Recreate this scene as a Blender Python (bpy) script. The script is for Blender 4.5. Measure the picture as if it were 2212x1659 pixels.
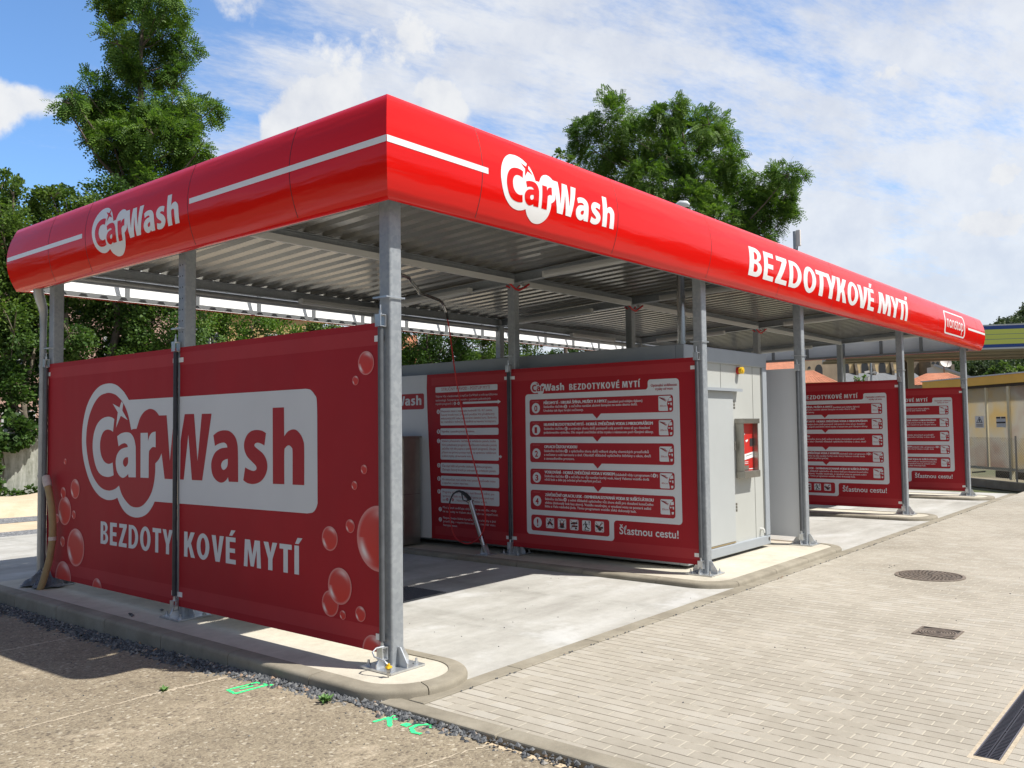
import bpy, bmesh, math, random, json
import numpy as np
from mathutils import Vector, Matrix
from mathutils.geometry import tessellate_polygon

for o in list(bpy.data.objects): bpy.data.objects.remove(o)
scene = bpy.context.scene
COL = scene.collection
RAD = math.radians

# ------------------------------------------------------------------ camera
CAM = (-4.3443, -4.7296, 1.7152)
YAW, PITCH, ROLL, FPX = 0.689847, 0.048079, -0.012584, 1885.57   # FPX for a 2212 px wide picture
def cam_axes():
    f = Vector((math.cos(YAW)*math.cos(PITCH), math.sin(YAW)*math.cos(PITCH), math.sin(PITCH)))
    r = f.cross(Vector((0, 0, 1))).normalized(); u = r.cross(f)
    r2 = math.cos(ROLL)*r + math.sin(ROLL)*u
    u2 = -math.sin(ROLL)*r + math.cos(ROLL)*u
    return r2, u2, f
CR, CU, CF = cam_axes()
cam_data = bpy.data.cameras.new('camera')
cam_data.sensor_width = 36.0
cam_data.lens = 36.0*FPX/2212
cam_data.clip_start = 0.05
cam_data.clip_end = 6000
cam = bpy.data.objects.new('camera', cam_data)
COL.objects.link(cam)
cam.matrix_world = Matrix(((CR.x, CU.x, -CF.x, CAM[0]), (CR.y, CU.y, -CF.y, CAM[1]), (CR.z, CU.z, -CF.z, CAM[2]), (0, 0, 0, 1)))
scene.camera = cam
def at(x, y, dist):
    """world point at a horizontal distance from the camera seen at full-view pixel x, y (2212 x 1659)"""
    d = CF + CR*((x-1106)/FPX) - CU*((y-829.5)/FPX)
    d = d/math.hypot(d.x, d.y)
    return Vector(CAM) + d*dist

# ------------------------------------------------------------------ sun, sky
SUN_DIR = Vector((0.27, -0.605, 1.0)).normalized()      # read off the shadows of the corner post and the fascia
SUN_EL = math.asin(SUN_DIR.z)
sun_d = bpy.data.lights.new('sun', 'SUN'); sun_d.energy = 5.0; sun_d.angle = RAD(0.5); sun_d.color = (1.0, 0.955, 0.88)
sun_o = bpy.data.objects.new('sun', sun_d); COL.objects.link(sun_o)
sun_o.rotation_euler = SUN_DIR.to_track_quat('Z', 'Y').to_euler(); sun_o.location = (0, 0, 60)
vs = scene.view_settings
vs.view_transform = 'Standard'; vs.look = 'None'; vs.gamma = 1; vs.use_curve_mapping = False
vs.exposure = 0.4
scene.cycles.max_bounces = 6; scene.cycles.diffuse_bounces = 4; scene.cycles.glossy_bounces = 3
scene.cycles.transparent_max_bounces = 8
scene.cycles.use_denoising = True

class NT:
    """tiny node helper"""
    def __init__(s, tree): s.t = tree
    def n(s, typ, ins=None, **kw):
        nd = s.t.nodes.new(typ)
        for k, v in kw.items(): setattr(nd, k, v)
        if ins:
            for k, v in ins.items():
                sock = nd.inputs[k]
                if isinstance(v, bpy.types.NodeSocket): s.t.links.new(v, sock)
                else: sock.default_value = v
        return nd
    def math(s, op, a, b=0.0, c=0.0, clamp=False):
        return s.n('ShaderNodeMath', {0: a, 1: b, 2: c}, operation=op, use_clamp=clamp).outputs[0]
    def mix(s, f, a, b):
        nd = s.n('ShaderNodeMix', data_type='RGBA'); 
        for i, v in ((0, f), (6, a), (7, b)):
            if isinstance(v, bpy.types.NodeSocket): s.t.links.new(v, nd.inputs[i])
            else: nd.inputs[i].default_value = v if i == 0 else (tuple(v)+(1,))[:4]
        return nd.outputs[2]
    def mul(s, a, b, f=1.0):
        nd = s.n('ShaderNodeMix', data_type='RGBA', blend_type='MULTIPLY')
        for i, v in ((0, f), (6, a), (7, b)):
            if isinstance(v, bpy.types.NodeSocket): s.t.links.new(v, nd.inputs[i])
            else: nd.inputs[i].default_value = v if i == 0 else (tuple(v)+(1,))[:4]
        return nd.outputs[2]
    def noise(s, vec, scale, detail=4, rough=0.55, out='Fac', **kw):
        nd = s.n('ShaderNodeTexNoise', {'Scale': scale, 'Detail': detail, 'Roughness': rough}, **kw)
        if vec is not None: s.t.links.new(vec, nd.inputs['Vector'])
        return nd.outputs[out]
    def ramp(s, f, stops):
        nd = s.n('ShaderNodeValToRGB'); s.t.links.new(f, nd.inputs[0]); e = nd.color_ramp.elements
        while len(e) < len(stops): e.new(0.5)
        for el, (p, c) in zip(e, stops):
            el.position = p; el.color = (c, c, c, 1) if isinstance(c, (int, float)) else tuple(c)+(1,)
        return nd.outputs[0]
    def smooth(s, x, a, b):
        nd = s.n('ShaderNodeMapRange', {'Value': x, 'From Min': a, 'From Max': b}, interpolation_type='SMOOTHSTEP')
        return nd.outputs[0]

world = bpy.data.worlds.new('World'); scene.world = world; world.use_nodes = True
w = NT(world.node_tree); bg = world.node_tree.nodes['Background']
sky = w.n('ShaderNodeTexSky', sky_type='NISHITA', sun_disc=False, sun_elevation=SUN_EL,
          sun_rotation=math.atan2(SUN_DIR.x, SUN_DIR.y), altitude=200, air_density=1.0, dust_density=0.6, ozone_density=2.0)
tc = w.n('ShaderNodeTexCoord').outputs['Generated']
sp = w.n('ShaderNodeSeparateXYZ', {0: tc})
zz = w.math('MAXIMUM', sp.outputs[2], 0.0)
den = w.math('ADD', zz, 0.18)
px_ = w.math('DIVIDE', sp.outputs[0], den); py_ = w.math('DIVIDE', sp.outputs[1], den)
def rot(ax, ay, a):
    return (w.math('ADD', w.math('MULTIPLY', ax, math.cos(a)), w.math('MULTIPLY', ay, math.sin(a))),
            w.math('SUBTRACT', w.math('MULTIPLY', ay, math.cos(a)), w.math('MULTIPLY', ax, math.sin(a))))
ra, rb = rot(px_, py_, RAD(-20))
streak_v = w.n('ShaderNodeCombineXYZ', {0: w.math('MULTIPLY', ra, 0.46), 1: rb, 2: 3.3}).outputs[0]
streak = w.noise(streak_v, 4.6, 10, 0.70, normalize=True)
big = w.noise(w.n('ShaderNodeCombineXYZ', {0: px_, 1: py_, 2: 7.1}).outputs[0], 0.75, 3, 0.5)
puff = w.noise(tc, 5.5, 9, 0.6)
puffd = w.noise(tc, 16.0, 6, 0.6)
# direction measures: az grows to the left of the view
az = w.math('ARCTAN2', sp.outputs[1], sp.outputs[0]); el = w.math('ARCSINE', sp.outputs[2])
leftness = w.smooth(az, RAD(53), RAD(69))
near_hor = w.smooth(el, RAD(22), RAD(3))
thin = w.math('ADD', w.math('MULTIPLY', streak, 0.72), w.math('MULTIPLY', big, 0.38))
thin = w.math('ADD', thin, w.math('MULTIPLY', near_hor, 0.10))
thin = w.math('SUBTRACT', thin, w.math('MULTIPLY', leftness, 0.26))
thin_m = w.math('ADD', w.math('MULTIPLY', w.smooth(thin, 0.40, 0.63), 0.80), w.math('MULTIPLY', w.math('SUBTRACT', 1.0, leftness), 0.07))
def blob(a0, e0, ra_, re_, amp):
    da = w.math('DIVIDE', w.math('SUBTRACT', az, RAD(a0)), RAD(ra_)); de = w.math('DIVIDE', w.math('SUBTRACT', el, RAD(e0)), RAD(re_))
    d2 = w.math('ADD', w.math('MULTIPLY', da, da), w.math('MULTIPLY', de, de))
    return w.math('MULTIPLY', w.math('EXPONENT', w.math('MULTIPLY', d2, -1.0)), amp)
bl = None
for b in [(52.0, 20.0, 4.0, 3.2, 0.55), (47.0, 24.5, 4.0, 2.4, 0.42), (56.5, 26.0, 4.0, 2.6, 0.42), (44.0, 20.5, 3.0, 2.2, 0.42), (72.2, 17.5, 2.6, 2.2, 0.75),
          (68.0, 18.6, 2.0, 1.2, 0.40), (65.0, 20.5, 2.0, 1.6, 0.40), (16.0, 20.4, 2.6, 1.3, 0.42), (10.5, 11.0, 3.4, 1.8, 0.5), (9.5, 14.0, 2.0, 1.0, 0.35), (62.5, 29.0, 5.0, 3.0, 0.33), (54.5, 17.0, 2.2, 2.2, 0.45)]:
    v = blob(*b); bl = v if bl is None else w.math('ADD', bl, v)
cum = w.math('ADD', bl, w.math('MULTIPLY', w.math('SUBTRACT', puff, 0.5), 1.25))
cum = w.math('ADD', cum, w.math('MULTIPLY', w.math('SUBTRACT', puffd, 0.5), 0.45))
cum_m = w.smooth(cum, 0.26, 0.44)
mask = w.math('MAXIMUM', thin_m, w.math('MULTIPLY', cum_m, 0.97))
shade = w.smooth(w.math('ADD', w.math('MULTIPLY', puffd, 0.5), w.math('MULTIPLY', puff, 0.5)), 0.36, 0.62)
cloud_col = w.mix(shade, (7.9, 8.25, 9.0), (10.0, 10.1, 10.2))
# brightness gain on the north-eastern sky; unseen cloud behind added for fill light
fd = w.n('ShaderNodeVectorMath', {0: tc, 1: (0.72, 0.66, 0.2)}, operation='DOT_PRODUCT').outputs['Value']
front = w.smooth(fd, 0.35, 0.85)
gain = w.math('ADD', 1.0, w.math('MULTIPLY', front, 1.2))
skyc = w.n('ShaderNodeVectorMath', {0: w.mul(sky.outputs[0], (0.74, 0.94, 1.12)), 1: w.n('ShaderNodeCombineXYZ', {0: gain, 1: gain, 2: gain}).outputs[0]}, operation='MULTIPLY').outputs[0]
mask = w.math('MULTIPLY', mask, w.math('ADD', 0.62, w.math('MULTIPLY', w.smooth(fd, 0.1, 0.6), 0.38)))
w.t.links.new(w.mix(mask, skyc, cloud_col), bg.inputs[0])
bg.inputs[1].default_value = 0.068

# ------------------------------------------------------------------ mesh helpers
class MB:
    def __init__(s): s.v = []; s.f = []; s.m = []; s.sm = []
    def add(s, vs, fs, m=0, smooth=False):
        o = len(s.v); s.v += [tuple(p) for p in vs]
        for f in fs: s.f.append(tuple(i+o for i in f)); s.m.append(m); s.sm.append(smooth)
        return s
    def box(s, x0, x1, y0, y1, z0, z1, m=0):
        return s.add([(x0,y0,z0),(x1,y0,z0),(x1,y1,z0),(x0,y1,z0),(x0,y0,z1),(x1,y0,z1),(x1,y1,z1),(x0,y1,z1)],
                     [(3,2,1,0),(4,5,6,7),(0,1,5,4),(1,2,6,5),(2,3,7,6),(3,0,4,7)], m)
    def bar(s, a, b, wx, wz, m=0, up=(0,0,1)):
        """a box beam from a to b, wx wide and wz deep"""
        a = Vector(a); b = Vector(b); d = (b-a).normalized(); u = Vector(up)
        if abs(d.dot(u)) > 0.98: u = Vector((1,0,0))
        r = d.cross(u).normalized(); u = r.cross(d)
        vs = [p + r*(sx*wx/2) + u*(sz*wz/2) for p in (a, b) for sx, sz in ((-1,-1),(1,-1),(1,1),(-1,1))]
        return s.add(vs, [(3,2,1,0),(4,5,6,7),(0,1,5,4),(1,2,6,5),(2,3,7,6),(3,0,4,7)], m)
    def tube(s, pts, r, n=10, m=0, cap=True, smooth=True):
        pts = [Vector(p) for p in pts]; R = r if isinstance(r, (list, tuple)) else [r]*len(pts)
        vs = []; prev = None
        for i, p in enumerate(pts):
            d = (pts[min(i+1, len(pts)-1)] - pts[max(i-1, 0)]).normalized()
            if prev is None:
                u = Vector((0,0,1)) if abs(d.z) < 0.9 else Vector((1,0,0))
                a = d.cross(u).normalized()
            else: a = (prev - d*prev.dot(d)).normalized()
            prev = a; b = d.cross(a)
            for k in range(n):
                t = 2*math.pi*k/n; vs.append(p + (a*math.cos(t) + b*math.sin(t))*R[i])
        fs = [(i*n+k, i*n+(k+1) % n, (i+1)*n+(k+1) % n, (i+1)*n+k) for i in range(len(pts)-1) for k in range(n)]
        s.add(vs, fs, m, smooth)
        if cap: s.add(vs[:n], [tuple(reversed(range(n)))], m); s.add(vs[-n:], [tuple(range(n))], m)
        return s
    def lathe(s, c, prof, n=20, m=0, axis='z', smooth=True):
        c = Vector(c); vs = []
        for r, h in prof:
            for k in range(n):
                t = 2*math.pi*k/n; a, b = r*math.cos(t), r*math.sin(t)
                vs.append(c + (Vector((a,b,h)) if axis == 'z' else Vector((a,h,b)) if axis == 'y' else Vector((h,a,b))))
        L = len(prof)
        s.add(vs, [(i*n+k, i*n+(k+1) % n, (i+1)*n+(k+1) % n, (i+1)*n+k) for i in range(L-1) for k in range(n)], m, smooth)
        s.add(vs[-n:], [tuple(range(n))], m); s.add(vs[:n], [tuple(reversed(range(n)))], m)
        return s
    def prism(s, poly, fn, d0, d1, m=0):
        """poly: 2-D outline; fn(u, v, d) -> point"""
        n = len(poly); vs = [fn(u, v, d0) for u, v in poly] + [fn(u, v, d1) for u, v in poly]
        return s.add(vs, [tuple(reversed(range(n))), tuple(range(n, 2*n))] + [(i, (i+1) % n, n+(i+1) % n, n+i) for i in range(n)], m)
    def build(s, name, mats, parent=None):
        me = bpy.data.meshes.new(name); me.from_pydata(s.v, [], s.f)
        if not isinstance(mats, (list, tuple)): mats = [mats]
        for mt in mats: me.materials.append(mt)
        me.polygons.foreach_set('material_index', s.m); me.polygons.foreach_set('use_smooth', s.sm)
        me.update(); o = bpy.data.objects.new(name, me); COL.objects.link(o)
        if parent is not None: adopt(o, parent)
        return o
def adopt(o, parent):
    o.parent = parent
    off = Vector((0, 0, 0)); p = parent
    while p is not None: off += Vector(p.location); p = p.parent
    o.location = Vector(o.location) - off
def tag(o, label=None, cat=None, group=None, kind=None):
    if label: o['label'] = label
    if cat: o['category'] = cat
    if group: o['group'] = group
    if kind: o['kind'] = kind
    return o
def thing(name, loc, label, cat, group=None):
    o = bpy.data.objects.new(name, None); COL.objects.link(o); o.location = loc; o.empty_display_size = 0.2
    return tag(o, label, cat, group)
def bevel(o, w_, seg=2, ang=40):
    md = o.modifiers.new('bevel', 'BEVEL'); md.width = w_; md.segments = seg; md.limit_method = 'ANGLE'; md.angle_limit = RAD(ang)
    return o
def copy_tree(o, parent=None, dloc=None):
    c = o.copy(); COL.objects.link(c)
    if parent is not None: c.parent = parent
    if dloc is not None: c.location = Vector(o.location) + Vector(dloc)
    for ch in list(o.children): copy_tree(ch, c)
    return c

# ------------------------------------------------------------------ 2-D lettering helpers
def smooth_path(pts, sub=5):
    """pts: (u, v, corner) closed; Catmull-Rom between corners"""
    n = len(pts); out = []
    for i in range(n):
        p1, p2 = pts[i], pts[(i+1) % n]
        p0 = p1 if p1[2] else pts[i-1]; p3 = p2 if p2[2] else pts[(i+2) % n]
        if p1[2] and p2[2]: out.append((p1[0], p1[1])); continue
        for k in range(sub):
            t = k/sub; r = []
            for a in (0, 1):
                A, B, C, D = p0[a], p1[a], p2[a], p3[a]
                r.append(0.5*(2*B + (C-A)*t + (2*A-5*B+4*C-D)*t*t + (3*B-A-3*C+D)*t**3))
            out.append(tuple(r))
    return out
def spline3(pts, sub=5):
    P = [Vector(p) for p in pts]; out = []
    for i in range(len(P)-1):
        p0, p1, p2, p3 = P[max(i-1,0)], P[i], P[i+1], P[min(i+2,len(P)-1)]
        for k in range(sub):
            t = k/sub; out.append(0.5*(2*p1+(p2-p0)*t+(2*p0-5*p1+4*p2-p3)*t*t+(3*p1-p0-3*p2+p3)*t**3))
    return out+[P[-1]]
def arc(cx, cy, rx, ry, a0, a1, n=10):
    return [(cx+rx*math.cos(RAD(a0+(a1-a0)*k/n)), cy+ry*math.sin(RAD(a0+(a1-a0)*k/n))) for k in range(n+1)]
def rrect(x0, y0, x1, y1, r, corners=(1,1,1,1)):
    """corners: bl, br, tr, tl rounded"""
    out = []
    for (cx, cy, a, f) in ((x0+r, y0+r, 180, corners[0]), (x1-r, y0+r, 270, corners[1]), (x1-r, y1-r, 0, corners[2]), (x0+r, y1-r, 90, corners[3])):
        if f: out += arc(cx, cy, r, r, a, a+90, 5)
        else: out.append((x0 if a in (180, 90) else x1, y0 if a in (180, 270) else y1))
    return out
class Art:
    """flat artwork: triangles in u, v with a material and a layer"""
    def __init__(s): s.parts = []
    def poly(s, loops, m, layer):
        if not isinstance(loops[0][0], (list, tuple)): loops = [loops]
        flat = [p for l in loops for p in l]
        tris = tessellate_polygon([[Vector((p[0], p[1], 0)) for p in l] for l in loops])
        s.parts.append((flat, [tuple(t) for t in tris], m, layer, None)); return s
    def raw(s, vs, fs, m, layer, uv=None): s.parts.append((vs, fs, m, layer, uv)); return s
    def rect(s, x0, y0, x1, y1, m, layer): return s.raw([(x0,y0),(x1,y0),(x1,y1),(x0,y1)], [(0,1,2,3)], m, layer)
    def disc(s, cx, cy, r, m, layer, n=20): return s.raw(arc(cx, cy, r, r, 0, 360, n)[:-1], [tuple(range(n))], m, layer)
    def line(s, a, b, w_, m, layer):
        d = Vector((b[0]-a[0], b[1]-a[1])).normalized(); nx, ny = -d.y*w_/2, d.x*w_/2
        return s.raw([(a[0]-nx,a[1]-ny),(b[0]-nx,b[1]-ny),(b[0]+nx,b[1]+ny),(a[0]+nx,a[1]+ny)], [(0,1,2,3)], m, layer)
    def text(s, body, x0, x1, base, h, m, layer, bold=0.0):
        """text fitted between x0 and x1, cap height h"""
        vs, fs = text_mesh(body, bold)
        mx = max(v[0] for v in vs); mn = min(v[0] for v in vs)
        k = (x1-x0)/(mx-mn) if x1 is not None else h/0.7
        return s.raw([(x0+(v[0]-mn)*k, base+v[1]*h/0.7) for v in vs], fs, m, layer)
    def place(s, name, fn, mats, parent=None, cuts=None):
        mb = MB(); uvs = []
        for vs, fs, m, layer, uv in s.parts:
            if cuts:
                bm = bmesh.new(); bv = [bm.verts.new((p[0], p[1], 0)) for p in vs]
                for f in fs:
                    try: bm.faces.new([bv[i] for i in f])
                    except ValueError: pass
                for c in cuts:
                    bmesh.ops.bisect_plane(bm, geom=bm.verts[:]+bm.edges[:]+bm.faces[:], plane_co=(0, c, 0), plane_no=(0, 1, 0))
                bm.verts.index_update()
                vs = [(v.co.x, v.co.y) for v in bm.verts]; fs = [tuple(v.index for v in f.verts) for f in bm.faces]; bm.free()
            P3 = [fn(p[0], p[1], layer) for p in vs]
            # orient every face towards +layer
            good = []
            for f in fs:
                a = Vector(P3[f[0]]); nn = (Vector(P3[f[1]])-a).cross(Vector(P3[f[2]])-a)
                out_dir = Vector(fn(vs[f[0]][0], vs[f[0]][1], layer+1)) - a
                good.append(f if nn.dot(out_dir) >= 0 else tuple(reversed(f)))
            mb.add(P3, good, m)
            uvs.append((uv, vs, good))
        o = mb.build(name, mats, parent)
        if any(u is not None for u, _, _ in uvs):
            lay = o.data.uv_layers.new(name='UVMap'); i = 0
            for uv, vs, fs in uvs:
                for f in fs:
                    for vi in f:
                        lay.data[i].uv = uv[vi] if uv is not None else (0, 0); i += 1
        return o
_tcache = {}
def text_mesh(body, bold=0.0):
    key = (body, bold)
    if key not in _tcache:
        c = bpy.data.curves.new('t', 'FONT'); c.body = body; c.size = 1; c.offset = bold; c.resolution_u = 3; c.fill_mode = 'FRONT'
        ob = bpy.data.objects.new('t', c); COL.objects.link(ob)
        dg = bpy.context.evaluated_depsgraph_get(); me = bpy.data.meshes.new_from_object(ob.evaluated_get(dg))
        _tcache[key] = ([(v.co.x, v.co.y) for v in me.vertices], [tuple(p.vertices) for p in me.polygons])
        bpy.data.objects.remove(ob); bpy.data.curves.remove(c); bpy.data.meshes.remove(me)
    return _tcache[key]
# heavy condensed capitals, unit height
def _O(cx, rx, ry=0.515, hx=0.145, hy=0.345): return [arc(cx, 0.5, rx, ry, 0, 360, 28)[:-1], arc(cx, 0.5, hx, hy, 0, 360, 24)[:-1]]
CAPS = {
 'B': (0.60, [[(0,0),(0.3,0)]+arc(0.3,0.272,0.285,0.272,-90,75,10)+arc(0.27,0.755,0.27,0.245,-55,90,9)+[(0,1)], [(0.205,0.155),(0.205,0.435)]+arc(0.28,0.295,0.105,0.14,90,-90,8), [(0.205,0.58),(0.205,0.845)]+arc(0.265,0.712,0.095,0.132,90,-90,8)]),
 'E': (0.54, [[(0,0),(0.53,0),(0.53,0.17),(0.205,0.17),(0.205,0.42),(0.49,0.42),(0.49,0.585),(0.205,0.585),(0.205,0.83),(0.515,0.83),(0.515,1),(0,1)]]),
 'Z': (0.60, [[(0,0),(0.585,0),(0.585,0.17),(0.26,0.17),(0.585,0.88),(0.585,1),(0.03,1),(0.03,0.83),(0.32,0.83),(0,0.115)]]),
 'D': (0.70, [[(0,0),(0.24,0)]+arc(0.25,0.5,0.43,0.5,-90,90,16)+[(0.24,1),(0,1)], [(0.205,0.16),(0.205,0.84)]+arc(0.25,0.5,0.215,0.345,90,-90,14)]),
 'O': (0.72, _O(0.35, 0.36)),
 'T': (0.56, [[(0.18,0),(0.385,0),(0.385,0.825),(0.565,0.825),(0.565,1),(0,1),(0,0.825),(0.18,0.825)]]),
 'Y': (0.62, [[(0.205,0),(0.41,0),(0.41,0.41),(0.635,1),(0.41,1),(0.312,0.63),(0.21,1),(-0.02,1),(0.205,0.4)]]),
 'K': (0.63, [[(0,0),(0.205,0),(0.205,0.33),(0.265,0.42),(0.41,0),(0.645,0),(0.405,0.56),(0.625,1),(0.39,1),(0.205,0.62),(0.205,1),(0,1)]]),
 'V': (0.64, [[(0.205,0),(0.435,0),(0.655,1),(0.435,1),(0.325,0.32),(0.215,1),(-0.01,1)]]),
 'M': (0.88, [[(0,0),(0.185,0),(0.21,0.66),(0.345,0.03),(0.505,0.03),(0.645,0.66),(0.66,0),(0.86,0),(0.805,1),(0.55,1),(0.43,0.45),(0.315,1),(0.055,1)]]),
 'I': (0.24, [[(0,0),(0.205,0),(0.205,1),(0,1)]]),
}
GAP = 0.125
def cap_row(art, items, base, h, m, layer):
    for ch, x0, x1 in items: caps(art, ch, x0, x1, base, h, m, layer)
def caps(art, body, x0, x1, base, h, m, layer):
    def adv(ch): return 0.28 if ch == ' ' else CAPS[{'É': 'E', 'Í': 'I'}.get(ch, ch)][0] + GAP
    tot = sum(adv(c) for c in body) - GAP - (0.035 if body in 'IÍ' else 0.01 if len(body) == 1 else 0); k = (x1-x0)/tot; x = x0
    for ch in body:
        if ch != ' ':
            base_ch = {'É': 'E', 'Í': 'I'}.get(ch, ch)
            loops = [[(x+p[0]*k, base+p[1]*h) for p in lp] for lp in CAPS[base_ch][1]]
            art.poly(loops, m, layer)
            if ch in 'ÉÍ':
                cx = 0.24 if ch == 'É' else 0.09
                art.poly([[(x+p[0]*k, base+p[1]*h) for p in ((cx-0.06,1.06),(cx+0.1,1.06),(cx+0.27,1.27),(cx+0.05,1.27))]], m, layer)
        x += adv(ch)*k

LOGO = json.loads('{"blobout":[[-3.745,2.022,1],[-0.906,2.029,1],[-0.846,2.018,0],[-0.796,1.979,0],[-0.767,1.917,0],[-0.763,1.614,1],[-0.761,1.135,1],[-0.779,1.098,0],[-0.818,1.065,0],[-0.888,1.052,1],[-3.229,1.039,1],[-3.274,0.986,0],[-3.355,0.924,0],[-3.455,0.885,0],[-3.581,0.868,0],[-3.711,0.879,0],[-3.817,0.916,0],[-3.907,0.981,0],[-3.963,1.045,1],[-4.017,1.028,0],[-4.108,1.014,0],[-4.22,1.017,0],[-4.354,1.049,0],[-4.491,1.125,0],[-4.601,1.231,0],[-4.694,1.375,0],[-4.742,1.504,0],[-4.755,1.633,0],[-4.744,1.763,0],[-4.697,1.901,0],[-4.62,2.02,0],[-4.493,2.126,0],[-4.34,2.189,0],[-4.151,2.204,0],[-4.002,2.18,0],[-3.875,2.122,0],[-3.802,2.072,0]],"blobin":[[-3.882,2.013,0],[-3.818,1.959,0],[-3.755,1.875,0],[-3.709,1.771,0],[-3.691,1.726,1],[-3.639,1.733,0],[-3.583,1.734,1],[-3.553,1.786,0],[-3.512,1.845,0],[-3.445,1.895,0],[-3.37,1.919,0],[-3.312,1.924,0],[-3.238,1.909,0],[-3.181,1.878,0],[-3.156,1.856,1],[-3.122,1.732,0],[-3.105,1.608,0],[-3.103,1.502,1],[-3.135,1.46,0],[-3.175,1.427,0],[-3.221,1.401,1],[-3.22,1.318,0],[-3.244,1.21,0],[-3.292,1.117,0],[-3.373,1.039,0],[-3.473,0.984,0],[-3.583,0.966,0],[-3.695,0.978,0],[-3.801,1.029,0],[-3.874,1.086,0],[-3.929,1.167,1],[-4.001,1.134,0],[-4.083,1.115,0],[-4.157,1.109,0],[-4.279,1.124,0],[-4.404,1.178,0],[-4.523,1.278,0],[-4.605,1.414,0],[-4.649,1.56,0],[-4.655,1.661,0],[-4.634,1.781,0],[-4.577,1.899,0],[-4.481,2.007,0],[-4.357,2.081,0],[-4.224,2.105,0],[-4.13,2.105,0],[-4.019,2.083,0],[-3.936,2.045,0]],"Wl":[[-3.19,1.857,1],[-3.016,1.857,1],[-2.953,1.429,1],[-2.88,1.86,1],[-2.846,1.86,1],[-2.846,1.44,1],[-2.873,1.261,1],[-3.045,1.26,1]],"Wr":[[-2.696,1.862,1],[-2.538,1.861,1],[-2.476,1.436,1],[-2.409,1.859,1],[-2.25,1.858,1],[-2.397,1.264,1],[-2.569,1.263,1],[-2.633,1.676,1],[-2.708,1.262,1],[-2.772,1.262,1],[-2.766,1.611,1],[-2.749,1.684,1]],"a2":[[-2.22,1.666,1],[-2.154,1.695,0],[-2.067,1.709,0],[-1.969,1.701,0],[-1.891,1.66,0],[-1.851,1.599,0],[-1.839,1.511,0],[-1.835,1.267,1],[-1.977,1.266,1],[-1.988,1.304,1],[-2.016,1.279,0],[-2.059,1.259,0],[-2.114,1.255,0],[-2.183,1.278,0],[-2.234,1.325,0],[-2.253,1.394,0],[-2.241,1.451,0],[-2.191,1.514,0],[-2.104,1.55,0],[-1.999,1.561,1],[-2.011,1.585,0],[-2.048,1.602,0],[-2.104,1.598,0],[-2.154,1.587,0],[-2.194,1.572,1]],"a2h":[[-1.992,1.463,1],[-2.035,1.455,0],[-2.078,1.436,0],[-2.097,1.404,0],[-2.08,1.374,0],[-2.053,1.366,0],[-2.016,1.382,0],[-1.995,1.413,0]],"s":[[-1.435,1.682,1],[-1.491,1.702,0],[-1.57,1.709,0],[-1.65,1.698,0],[-1.713,1.66,0],[-1.748,1.599,0],[-1.742,1.539,0],[-1.701,1.485,0],[-1.626,1.44,0],[-1.575,1.408,0],[-1.571,1.381,0],[-1.609,1.367,0],[-1.672,1.376,0],[-1.732,1.394,1],[-1.759,1.285,1],[-1.695,1.262,0],[-1.603,1.258,0],[-1.512,1.281,0],[-1.446,1.332,0],[-1.415,1.398,0],[-1.429,1.463,0],[-1.479,1.514,0],[-1.558,1.553,0],[-1.598,1.576,0],[-1.587,1.596,0],[-1.547,1.603,0],[-1.496,1.593,0],[-1.457,1.58,1]],"h":[[-1.343,1.889,1],[-1.189,1.889,1],[-1.186,1.654,1],[-1.144,1.69,0],[-1.086,1.709,0],[-1.029,1.705,0],[-0.973,1.67,0],[-0.937,1.62,0],[-0.925,1.551,0],[-0.926,1.271,1],[-1.076,1.27,1],[-1.076,1.525,0],[-1.089,1.566,0],[-1.128,1.583,0],[-1.167,1.565,0],[-1.185,1.524,0],[-1.185,1.27,1],[-1.339,1.268,1]],"C":[[-4.036,1.836,1],[-4.097,1.855,0],[-4.191,1.862,0],[-4.313,1.84,0],[-4.418,1.778,0],[-4.483,1.679,0],[-4.504,1.561,0],[-4.478,1.443,0],[-4.408,1.326,0],[-4.311,1.266,0],[-4.187,1.247,0],[-4.104,1.253,0],[-4.04,1.268,1],[-4.064,1.395,1],[-4.153,1.38,0],[-4.247,1.405,0],[-4.315,1.472,0],[-4.34,1.561,0],[-4.324,1.642,0],[-4.272,1.705,0],[-4.197,1.73,0],[-4.123,1.726,0],[-4.063,1.708,1]],"a":[[-3.974,1.661,1],[-3.903,1.687,0],[-3.804,1.701,0],[-3.707,1.692,0],[-3.637,1.646,0],[-3.601,1.573,0],[-3.594,1.514,0],[-3.588,1.259,1],[-3.731,1.256,1],[-3.743,1.291,1],[-3.779,1.266,0],[-3.85,1.247,0],[-3.922,1.267,0],[-3.977,1.318,0],[-4.0,1.396,0],[-3.98,1.467,0],[-3.917,1.52,0],[-3.846,1.542,0],[-3.752,1.554,1],[-3.767,1.577,0],[-3.811,1.592,0],[-3.874,1.585,0],[-3.943,1.561,1]],"ah":[[-3.747,1.454,1],[-3.8,1.45,0],[-3.84,1.425,0],[-3.847,1.39,0],[-3.825,1.365,0],[-3.795,1.358,0],[-3.755,1.383,0],[-3.743,1.409,0]],"r":[[-3.501,1.693,1],[-3.362,1.694,1],[-3.355,1.616,1],[-3.325,1.667,0],[-3.276,1.696,0],[-3.214,1.705,1],[-3.212,1.554,1],[-3.266,1.557,0],[-3.315,1.533,0],[-3.339,1.491,0],[-3.34,1.26,1],[-3.497,1.259,1]],"star":[[-4.072,1.994,1],[-3.929,1.951,1],[-3.89,2.012,1],[-3.852,1.989,1],[-3.871,1.921,1],[-3.759,1.822,1],[-3.902,1.867,1],[-3.998,1.749,1],[-3.964,1.904,1]]}')
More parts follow.
